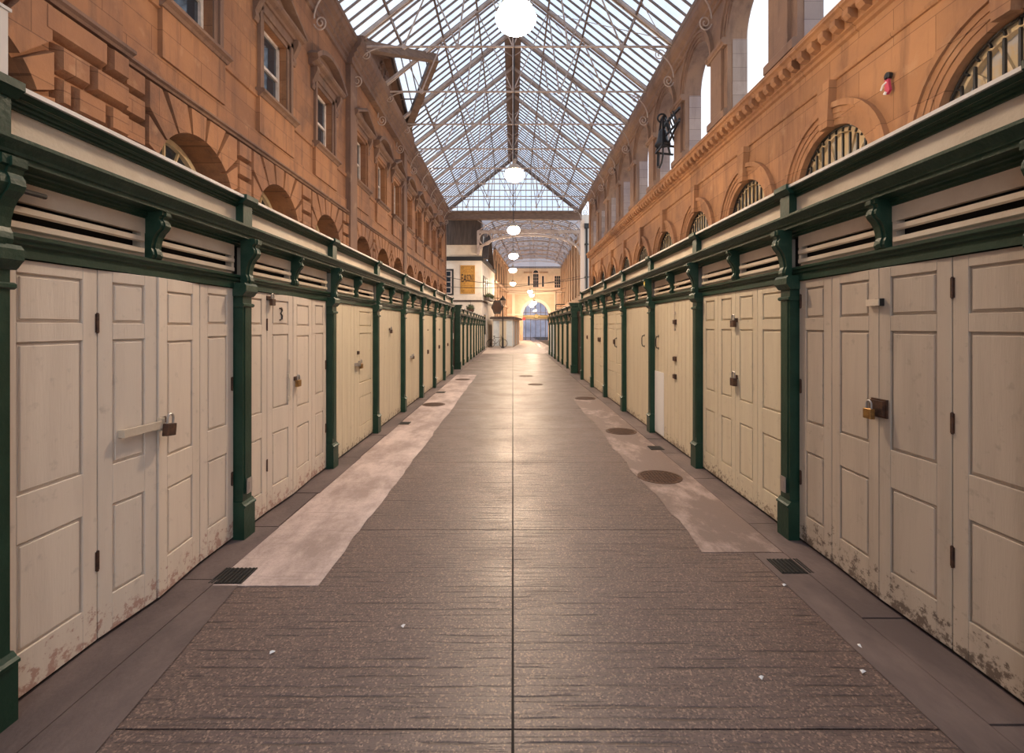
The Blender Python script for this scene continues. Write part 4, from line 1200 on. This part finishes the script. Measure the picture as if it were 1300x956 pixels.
# hanging basket and window-box plants
def bush(name, c, rad, n, m, seed, parent=None, squash=.8):
    r = random.Random(seed); b = MB()
    for i in range(n):
        d = Vector((r.gauss(0,1), r.gauss(0,1), r.gauss(0,1))).normalized(); p = d*rad*r.uniform(.55,1.); p.z *= squash
        a = Vector((r.gauss(0,1), r.gauss(0,1), r.gauss(0,1))).normalized(); q = a.cross(d).normalized(); s = rad*r.uniform(.13,.24)
        o = Vector(c)+p
        b.add([o-a*s, o+q*s*.45+d*s*.25, o+a*s, o-q*s*.45+d*s*.1], [(0,1,2,3)])
    b.lathe([(rad*.6*math.sin(PI*k/8)+.001, -rad*.6*squash*math.cos(PI*k/8)) for k in range(9)], c, 12)
    return b.build(name, m, parent)
he = empty('hanging_basket', (-3.2, PY-.5, 3.0)); tag(he, 'bushy hanging basket on the pub wall below the mustard sign', 'plant')
bush('foliage', (0,0,.15), .34, 260, LEAF, 3, he)
b = MB(); b.lathe([(.001,-.3),(.15,-.26),(.27,-.1),(.29,.02)], (0,0,0), 16); b.build('basket', RUST, he)
b = MB(); b.tube([(0,.44,.72),(0,0,.75),(0,0,.1)], .012, 6); b.build('bracket', BLACK, he)
wb = empty('window_box', (side(PY+2.4)+.36, PY+2.4, 3.98), -BD); tag(wb, 'green planted window box under the dark side windows of the pub', 'plant')
b = MB(); b.box(-.12,.14,-1.5,1.5,-.16,.06); b.build('trough', DKWOOD, wb)
for k in range(5): bush('foliage', (.02,-1.2+.6*k,.2), .31, 90, LEAF, 20+k, wb)
# dark shaped board hung on the pub corner
hb = empty('hanging_sign', (-1.35, 41.5, 3.4)); tag(hb, 'dark scalloped hanging sign on the pub flank beside the street lantern', 'sign')
b = MB(); pts = []
for k in range(40):
    a = 2*PI*k/40; r = .56 + .05*math.cos(6*a); pts.append((r*math.cos(a)*.86, r*math.sin(a)*1.1))
b.prism(pts, lambda p, t: (p[0], t, p[1]), -.05, .05); b.build('board', DKWOOD, hb)
b = MB(); b.prism([(x*.72, z*.72) for x, z in pts], lambda p, t: (p[0], t, p[1]), -.058, .058); b.build('raised_panel', RUST, hb)
b = MB(); b.bar((-.68,0,.78),(.2,0,.78),.05,.05); b.build('bracket', BLACK, hb)

# street lantern
le = empty('street_lantern', (-.80, 38.4, 0)); tag(le, 'black post with glazed lantern standing between the pub and the kiosk', 'lamp post')
b = MB(); b.lathe([(.12,0),(.12,.1),(.08,.14),(.075,.8),(.05,.9),(.045,3.2),(.07,3.25),(.03,3.3)], (0,0,0), 14); b.build('post', BLACK, le, True)
b = MB(); b.lathe([(.12,3.32),(.24,3.82)], (0,0,0), 4); b.build('lantern_glass', GLASSC, le)
b = MB()
for k in range(4):
    a = PI*k/2; b.bar((.125*math.cos(a),.125*math.sin(a),3.32),(.245*math.cos(a),.245*math.sin(a),3.82),.025)
b.lathe([(.27,3.82),(.26,3.86),(.14,4.02),(.06,4.08),(.05,4.16),(.01,4.2)], (0,0,0), 4); b.lathe([(.05,3.28),(.13,3.32)], (0,0,0), 4)
b.build('lantern_frame', BLACK, le)

# kiosk
ke = empty('kiosk', (-1.72, 40.2, 0)); tag(ke, 'low pale kiosk with flat dark overhanging roof before the end wall', 'kiosk'); ke.rotation_euler = (0,0,-BD)
b = MB(); b.box(0,1.72,0,8.5,0,2.36); b.build('wall', PUBW, ke)
b = MB(); b.box(-.18,2.0,-.3,8.8,2.36,2.50); b.box(-.1,1.9,-.2,8.7,2.50,2.56); b.build('roof', DKWOOD, ke)
for k in range(3):
    b = MB(); b.box((.10+.55*k),(.58+.55*k),-.03,.01,.1,2.2); b.build('shutter', CREAM if k == 1 else PALEBLUE, ke)
for k in range(5):
    b = MB(); b.box(1.70,1.76,.4+1.6*k,1.7+1.6*k,.1,2.2); b.build('shutter', CREAMF if k % 2 else PALEBLUE, ke)

# bicycle leaning before the kiosk
be = empty('bicycle', (-1.3, 39.55, .34)); tag(be, 'dark bicycle parked in front of the low pale kiosk', 'bicycle'); be.rotation_euler = (.12, 0, .1)
for k, x in enumerate((-.52, .52)):
    b = MB(); b.tube([(x+.33*math.cos(2*PI*i/28), 0, .33*math.sin(2*PI*i/28)) for i in range(28)], .02, 6, closed=True)
    for i in range(10): b.tube([(x,0,0),(x+.32*math.cos(2*PI*i/10),0,.32*math.sin(2*PI*i/10))], .003, 4)
    b.build('wheel', BLACK, be)
b = MB()
for p, q in (((-.52,0,0),(-.1,0,-.04)),((-.52,0,0),(-.2,0,.48)),((-.1,0,-.04),(-.22,0,.56)),((-.1,0,-.04),(.36,0,.44)),((-.2,0,.48),(.36,0,.52)),((.34,0,.60),(.52,0,0))): b.tube([p,q], .016, 6)
b.build('frame', RUST, be)
b = MB(); b.tube([(.30,-.26,.66),(.33,0,.64),(.30,.26,.66)], .012, 6); b.build('handlebar', BLACK, be)
b = MB(); b.lathe([(.02,.56),(.09,.58),(.1,.61),(.01,.63)], (-.24,0,0), 12); b.build('saddle', BLACK, be)

# ------------------------------------------------------------------ second hall beyond the girder
ge = empty('spandrel_girder', (1.3, 36.67, 7.0)); tag(ge, 'pale iron girder with pierced circles in its arched spandrels under the gable', 'girder')
GX0, GX1, GZ = -2.70, 5.20, 9.0
def gb(b, name, m=IRONW): 
    b.v = [(p[0]-1.3, p[1]-36.67, p[2]-7.0) for p in b.v]; return b.build(name, m, ge)
b = MB(); b.box(GX0,GX1,36.58,36.76,GZ-.16,GZ+.06); gb(b, 'top_chord')
cx = (GX0+GX1)/2; hw = (GX1-GX0)/2
def gz(x): return 7.25 + 1.45*math.sqrt(max(0, 1-(abs(x-cx)/hw)**2.2))
n = 30
b = MB()
for i in range(n):
    xa, xb = GX0+(GX1-GX0)*i/n, GX0+(GX1-GX0)*(i+1)/n; b.bar((xa,36.67,gz(xa)),(xb,36.67,gz(xb)),.18,.16)
gb(b, 'arched_chord')
for s in (-1, 1):
    b = MB(); xx = cx+s*(hw-.06); b.bar((xx,36.67,7.2),(xx,36.67,GZ),.18,.16); gb(b, 'end_post')
    for d, r, z in ((.60,.46,8.42),(1.42,.26,8.62),(1.95,.13,8.74)):
        b = MB(); b.tube([(cx+s*(hw-d)+r*math.cos(2*PI*k/24), 36.67, z+r*math.sin(2*PI*k/24)) for k in range(24)], .055, 6, closed=True); gb(b, 'pierced_ring')
# lattice between girder and gable beam
b = MB()
for k in range(6):
    xa = GX0 + (GX1-GX0)*k/6; xb = GX0 + (GX1-GX0)*(k+1)/6
    b.bar((xa,36.67,GZ),(xb,36.67,9.85),.05); b.bar((xa,36.67,9.85),(xb,36.67,GZ),.05)
gb(b, 'lattice_bracing')
b = MB(); b.box(GX1-.05,GX1+.25,36.57,36.77,0,9.9); gb(b, 'iron_column', PINKT)

YE = 60.0
def Lx(y): return -2.5 + BD*(y-37.0)
def Rx(y): return 5.30 + .035*(y-37.0)
EZ2 = 9.1
wl2 = MB(); ysq = [45.5, YE]
wl2.add([(Lx(45.5),45.5,0),(Lx(YE),YE,0),(Lx(YE),YE,EZ2),(Lx(45.5),45.5,EZ2)], [(0,1,2,3)])
w2 = struct(wl2.build('wall_rear_left', TANW))
b = MB(); y = 46.0
while y < YE:
    b.box(Lx(y)-.1,Lx(y)+.16,y,y+.5,0,EZ2); y += 2.4
b.build('pilaster_strip', TANW, w2)
b = MB()
for z in (4.0, 5.9, 9.0): b.add([(Lx(45.5)+.2,45.5,z),(Lx(YE)+.2,YE,z),(Lx(YE)+.2,YE,z+.22),(Lx(45.5)+.2,45.5,z+.22),(Lx(45.5)-.1,45.5,z),(Lx(YE)-.1,YE,z),(Lx(YE)-.1,YE,z+.22),(Lx(45.5)-.1,45.5,z+.22)], [(0,1,2,3),(0,1,5,4),(3,2,6,7)])
b.build('string_moulding', TANW, w2)
for k in range(4):
    y = 47.0+2.4*k
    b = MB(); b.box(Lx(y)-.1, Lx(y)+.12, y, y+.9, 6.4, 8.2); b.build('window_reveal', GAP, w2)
b = MB(); b.add([(Rx(38.0),38.0,0),(Rx(YE),YE,0),(Rx(YE),YE,EZ2),(Rx(38.0),38.0,EZ2)], [(0,1,2,3)])
w3 = struct(b.build('wall_rear_right', TANW))
b = MB(); y = 38.3
while y < YE:
    b.box(Rx(y)-.13,Rx(y)+.1,y,y+.5,4.2,EZ2); y += 2.7
b.build('pilaster_strip', TANW, w3)
# pale rendered return wall and black downpipe between the halls
b = MB(); b.box(5.25,6.8,36.9,37.1,0,10.3); struct(b.build('wall_return', PUBW))
de = empty('downpipe', (5.62, 36.55, 0)); tag(de, 'black rainwater downpipe on the white return wall past the arcade', 'pipe')
b = MB(); b.tube([(0,0,0),(0,0,9.2)], .085, 10); b.build('pipe', BLACK, de)
b = MB(); b.pz([(-.2,-.16),(.2,-.16),(.14,.2),(-.14,.2)], 9.2, 9.55); b.build('hopper', BLACK, de)
for z in (3., 5.5, 8.):
    b = MB(); b.lathe([(.11,-.04),(.11,.04)], (0,0,z), 12); b.box(-.16,.16,.02,.35,z-.03,z+.03); b.build('clip', BLACK, de)
# roof of the second hall
c2 = empty('ceiling_rear', (2, 49, 9.3)); c2['kind'] = 'structure'
def c2w(b, name, m): 
    b.v = [(p[0]-2, p[1]-49, p[2]-9.3) for p in b.v]; return b.build(name, m, c2)
EZ2 = 9.0; RH = 1.38
def M2(y): return (Lx(y)+Rx(y))/2
Y0, Y1 = 37.5, YE
def barrel(y, t, off=0.):
    a = PI*t; hw = (Rx(y)-Lx(y))/2 - off
    return (M2(y) - hw*math.cos(a), y, EZ2 + (RH-off)*math.sin(a)**.8)
NT = 16
b = MB()
for k in range(NT): b.add([barrel(Y0,k/NT),barrel(Y0,(k+1)/NT),barrel(Y1,(k+1)/NT),barrel(Y1,k/NT)], [(0,1,2,3)])
b.add([barrel(Y1,k/NT) for k in range(NT+1)], [tuple(range(NT+1))])
c2w(b, 'glazing', GLASSG)
b = MB()
for k in range(NT):
    q0, q1 = barrel(Y0,k/NT), barrel(Y0,(k+1)/NT); b.add([q0, q1, (q1[0],Y0,10.6), (q0[0],Y0,10.6)], [(0,1,2,3)])
c2w(b, 'gable_glazing', GLASSG)
b = MB(); y = Y0+.2
while y < Y1:
    b.tube([barrel(y,k/NT,.04) for k in range(NT+1)], .03, 4); y += .6
c2w(b, 'glazing_bar_pattern', IRONB)
for t in (.2,.35,.5,.65,.8):
    b = MB(); b.bar(barrel(Y0,t,.1), barrel(Y1,t,.1), .07, .09); c2w(b, 'purlin', IRONB)
for k in range(8):
    y = 39.0 + 2.7*k; te = empty('lattice_truss', (M2(y), y, EZ2)); tag(te, 'grey lattice roof truss in the rear hall, %s past the spandrel girder' % ORD[k], 'roof truss', 'lattice trusses of the rear hall')
    P = [Vector(barrel(y,q/NT,.24)) - Vector((M2(y),y,EZ2)) for q in range(NT+1)]
    Q = [Vector((p.x*.98, 0, p.z*.45+.1)) for p in P]
    b = MB(); b.tube(P, .035, 4); b.build('upper_chord', IRONW, te)
    b = MB(); b.tube(Q, .035, 4); b.build('lower_chord', IRONW, te)
    b = MB()
    for q in range(1, NT):
        b.bar(Q[q-1], P[q], .03); b.bar(P[q-1], Q[q], .03)
    b.build('lattice_bracing', IRONW, te)

# end wall with the arch
AX, AR, AZ = 2.86, 1.58, 3.25
def mapE(u, z, d): return (u, YE - d, z)
b = MB(); xl, xr = Lx(YE)-.3, Rx(YE)+.3
wall_strip(b, mapE, xl, xr, 0, 5.9, (AX, AR, 0, AZ, True), .6)
we = struct(b.build('wall_end', PINKW))
b = MB(); wall_strip(b, mapE, xl, xr, 5.9, 9.25); b.build('upper_wall', PUBC, we)
b = MB()
mprof(b, mapE, [(0,5.78),(.1,5.8),(.1,5.9),(.22,5.95),(.22,6.12),(0,6.2)], xl, xr); mprof(b, mapE, [(0,6.35),(.08,6.36),(.08,6.52),(0,6.55)], xl, xr)
mprof(b, mapE, [(0,3.1),(.1,3.12),(.1,3.3),(0,3.32)], xl, AX-AR-.05); mprof(b, mapE, [(0,3.1),(.1,3.12),(.1,3.3),(0,3.32)], AX+AR+.05, xr)
for u in (xl+.9, AX+AR+.75): mbox(b, mapE, u, u+.35, 0, 5.8, 0, .08)
b.build('string_moulding', PINKT, we)
b = MB(); mring(b, mapE, AX, AZ, AR, AR+.34, 0, .10, 28); b.build('archivolt_moulding', PINKT, we)
def end_window(u0, u1, z0, z1, arch=False, nx=3, nz=4):
    e = window_root((u0+u1)/2, mapE, z0); hw = (u1-u0)/2; uc = (u0+u1)/2
    b = MB(); mbox(b, mapE, u0-.1, u1+.1, z0-.1, z1+(0 if arch else .1), .0, .06)
    if arch: 
        pts = arch_pts(uc, hw+.14, z1, 14); b.prism(pts, lambda p, t: mapE(p[0],p[1],t), 0, .06)
    pw(b, 'frame', PINKT, e)
    b = MB(); mbox(b, mapE, u0, u1, z0, z1, .06, .075)
    if arch: b.prism(arch_pts(uc, hw, z1+.12, 14), lambda p, t: mapE(p[0],p[1],t), .06, .075)
    pw(b, 'pane', WINGL, e)
    b = MB()
    for k in range(1, nx): 
        u = u0+(u1-u0)*k/nx; mbox(b, mapE, u-.015, u+.015, z0, z1, .075, .1)
    for k in range(1, nz):
        z = z0+(z1-z0)*k/nz; mbox(b, mapE, u0, u1, z-.015, z+.015, .075, .1)
    if nx > 1: pw(b, 'glazing_bar', SASH, e)
end_window(2.54, 3.20, 6.65, 8.30, True)
end_window(1.88, 2.10, 6.85, 8.05, False, 1, 1); end_window(3.64, 3.88, 6.70, 8.05, False, 1, 1)
end_window(5.22, 5.92, 6.60, 8.05, False, 3, 4)
b = MB(); mprof(b, mapE, [(0,8.4),(.12,8.42),(.12,8.6),(0,8.62)], 1.35, 2.45); mprof(b, mapE, [(0,8.4),(.12,8.42),(.12,8.6),(0,8.62)], 3.3, 4.4); b.build('cornice_moulding', TANW, we)
# glazed gates in the arch
ae = empty('arch_gate', (AX, YE+.3, 0)); tag(ae, 'glazed screen with gold ornamental band filling the end arch', 'gate')
def ag(b, name, m): 
    b.v = [(p[0]-AX, p[1]-YE-.3, p[2]) for p in b.v]; return b.build(name, m, ae)
ARCHG = glass_mat('arch_screen_glass', (.80,.82,.90), .10)
b = MB(); pts = [(AX-AR,0)] + arch_pts(AX, AR, AZ, 24) + [(AX+AR,0)]; b.add([(u,YE+.3,z) for u,z in pts], [tuple(range(len(pts)))]); ag(b, 'glass_screen', ARCHG)
b = MB()
for k in range(-2, 3):
    u = AX+k*.62; b.box(u-.03,u+.03,YE+.26,YE+.34,0,AZ+math.sqrt(max(AR*AR-(u-AX)**2,0)))
b.box(AX-AR,AX+AR,YE+.26,YE+.34,2.55,2.66); b.box(AX-AR,AX+AR,YE+.26,YE+.34,AZ+.2,AZ+.27)
ag(b, 'mullion_frame', DKWOOD)
b = MB(); b.box(AX-AR,AX+AR,YE+.2,YE+.26,2.70,3.18)
for k in range(17):
    u = AX-AR+.1+k*.186; b.lathe([(.07,-.04),(.085,.0),(.05,.02)], (u,YE+.17,2.94), 10, 'y')
b.lathe([(.26,-.05),(.3,0),(.2,.03)], (AX+.1,YE+.14,3.02), 16, 'y'); ag(b, 'gold_band', GOLD)
# red round lamp/sign beside the arch, small stair, and the street beyond
b = MB(); b.lathe([(.001,-.05),(.17,-.05),(.19,-.02),(.19,.02),(.001,.03)], (0,0,0), 18, 'y'); o = b.build('wall_sign', RED, loc=(AX-AR+.12, YE-.05, 2.72)); tag(o, 'round red sign at the springing of the end arch', 'sign')
se2 = empty('iron_stair', (5.2, 55, 0)); tag(se2, 'black iron stair with railed landing against the rear hall wall', 'stair')
b = MB(); b.box(-.3,1.1,-.6,.6,4.2,4.3); b.build('landing', BLACK, se2)
b = MB()
for k in range(8): b.tube([(-.3+.2*k,-.6,4.3),(-.3+.2*k,-.6,5.6)], .015, 5)
b.tube([(-.3,-.6,5.6),(1.1,-.6,5.6)], .025, 6); b.tube([(-.3,-.6,2.6),(-.3,-.6,5.7)], .04, 6); b.build('railing', BLACK, se2)
for k in range(7):
    b = MB(); b.box(-.3,.9,-.6-.02,-.3+.25,3.95-.24*k,3.99-.24*k); b.build('tread', BLACK, se2)
b = MB(); b.tube([(-.35,-.62,0),(-.35,-.62,4.2)], .05, 8); b.tube([(1.05,-.62,0),(1.05,-.62,4.2)], .05, 8); b.build('support_post', BLACK, se2)
# buildings of the street seen through the arch
b = MB(); b.box(-6,12,80,81,0,9); far = b.build('street_house', mat('grey_blue_stone', (.62,.62,.70), .8, col2=(.42,.42,.5), nscale=.6)); tag(far, 'grey blue street front seen through the end arch', 'building')

# ------------------------------------------------------------------ bell on the arcade wall
BX, BY, BZ = 4.85, 15.55, 7.75
el = empty('iron_bell', (BX, BY, BZ)); tag(el, 'black iron bell in a braced frame hung in an arcade arch', 'bell')
b = MB(); b.lathe([(.001,.34),(.08,.33),(.13,.26),(.155,.10),(.19,-.04),(.25,-.13),(.255,-.17),(.22,-.17),(.001,-.1)], (0,0,0), 24); b.build('bell_body', BLACK, el, True)
b = MB()
for y in (-.33, .33):
    b.bar((-.1,y,-.30),(-.02,y*.25,.72),.055); b.bar((.35,y,-.34),(.02,y*.25,.72),.055); b.bar((-.12,y,-.30),(.45,y,-.36),.055)
b.bar((-.12,-.36,-.30),(-.12,.36,-.30),.055); b.bar((.02,-.14,.72),(.02,.14,.72),.08); b.bar((0,-.3,.36),(0,.3,.36),.06)
b.tube([(-.02+.14*math.cos(2*PI*k/16),0,.70+.14*math.sin(2*PI*k/16)) for k in range(16)], .03, 6, closed=True)
b.build('frame', BLACK, el)
b = MB(); b.bar((.0,-.3,.40),(.15,-1.15,.52),.06); b.bar((.0,-.3,.02),(.15,-1.15,.14),.05); b.bar((.05,-.3,-.32),(.15,-1.15,.2),.05)
for k in range(5):
    a, c = k/5, (k+1)/5; b.bar((0,-.3-.85*a,.40+.12*a),(0.05,-.3-.85*c,.02+.12*c),.03)
b.build('wall_bracket', BLACK, el)
b = MB(); b.tube([(-.05,.30,-.32),(-.06,.30,-.75)], .045, 8); b.tube([(-.05,.30,-.80),(-.05,.15,-.84),(-.05,-.05,-.76),(-.05,-.18,-.56),(-.05,-.2,-.34)], .03, 8); b.build('rope_arm', BLACK, el)
# small crimson cloth hung on a hook in the arcade wall
x, y, z = mapR(6.52, 5.65-.30, .03)
ce = empty('wall_hook', (x, y, 5.66)); 
ce.location = (XWR-.03, 5.15*610/(1133-651)*1.0, 1.7 + (415-104)/610*(5.15*610/(1133-651)))
tag(ce, 'tiny crimson and white cloth hanging from a hook on the golden arcade wall', 'hook')
b = MB(); b.lathe([(.001,0),(.05,.0),(.05,.05),(.001,.05)], (-.05,0,.08), 12, 'x'); b.build('hook_plate', BLACK, ce)
b = MB(); b.prism([(-.035,.06),(.02,.06),(.03,-.02),(.05,-.13),(.0,-.17),(-.035,-.1)], lambda p, t: (t, -p[0], p[1]), -.05, -.015); b.build('cloth', PINK, ce)
b = MB(); b.tube([(-.05,.0,.0),(-.06,.05,-.02),(-.05,.10,-.07)], .012, 6); b.tube([(-.052,.01,-.13),(-.055,.03,-.16)], .02, 6); b.build('white_tie', PAPER, ce)
# pale board fixed on the advanced block at the very edge
b = MB(); b.box(-.03,.03,-.20,.20,-.30,.30); b.box(-.045,.045,-.22,.22,.30,.33); o = b.build('wall_board', mat('grey_board', (.36,.34,.33), .6), loc=(-4.62, 4.17, 4.27)); tag(o, 'small grey board projecting from the rusticated block above the end stall', 'board')

# cables strung across the lane
def cable(p, q, sag, label):
    b = MB(); p = Vector(p); q = Vector(q)
    b.tube([p.lerp(q, k/16) - Vector((0,0,sag*4*(k/16)*(1-k/16))) for k in range(17)], .018, 5)
    o = b.build('cable', BLACK); tag(o, label, 'cable', 'cables across the lane')
cable((-4.95,34,5.3),(5.1,31.6,5.0),.55,'thin dark cable strung across the lane before the pub sign')
cable((-4.75,34.6,4.6),(5.2,36.8,5.6),.4,'thin dark cable strung from the brick corner to the white return wall')
cable((-1.3,47,5.2),(5.3,48,5.6),.35,'thin dark cable strung across the rear hall')

# ------------------------------------------------------------------ light and view
w = bpy.data.worlds.new('sky'); bpy.context.scene.world = w; w.use_nodes = True
nt = w.node_tree; bg = nt.nodes['Background']
tc = nt.nodes.new('ShaderNodeTexCoord'); sep = nt.nodes.new('ShaderNodeSeparateXYZ'); nt.links.new(tc.outputs['Generated'], sep.inputs[0])
nz = noise(nt, tc.outputs['Generated'], 2.2, 6)
c = mixc(nt, rng(nt, nz, .35, .7), (.80,.90,1.06), (1.0,1.0,1.02))
nt.links.new(c, bg.inputs['Color']); bg.inputs['Strength'].default_value = SKY_E
sc = bpy.context.scene
sc.view_settings.view_transform = 'Standard'
try: sc.view_settings.look = 'None'
except Exception: pass
sc.view_settings.exposure = EXPO; sc.view_settings.gamma = 1.0; sc.view_settings.use_curve_mapping = False
sc.cycles.use_denoising = True
sc.cycles.max_bounces = 8; sc.cycles.diffuse_bounces = 5; sc.cycles.glossy_bounces = 4; sc.cycles.transparent_max_bounces = 16; sc.cycles.transmission_bounces = 6
sc.cycles.sample_clamp_indirect = 8
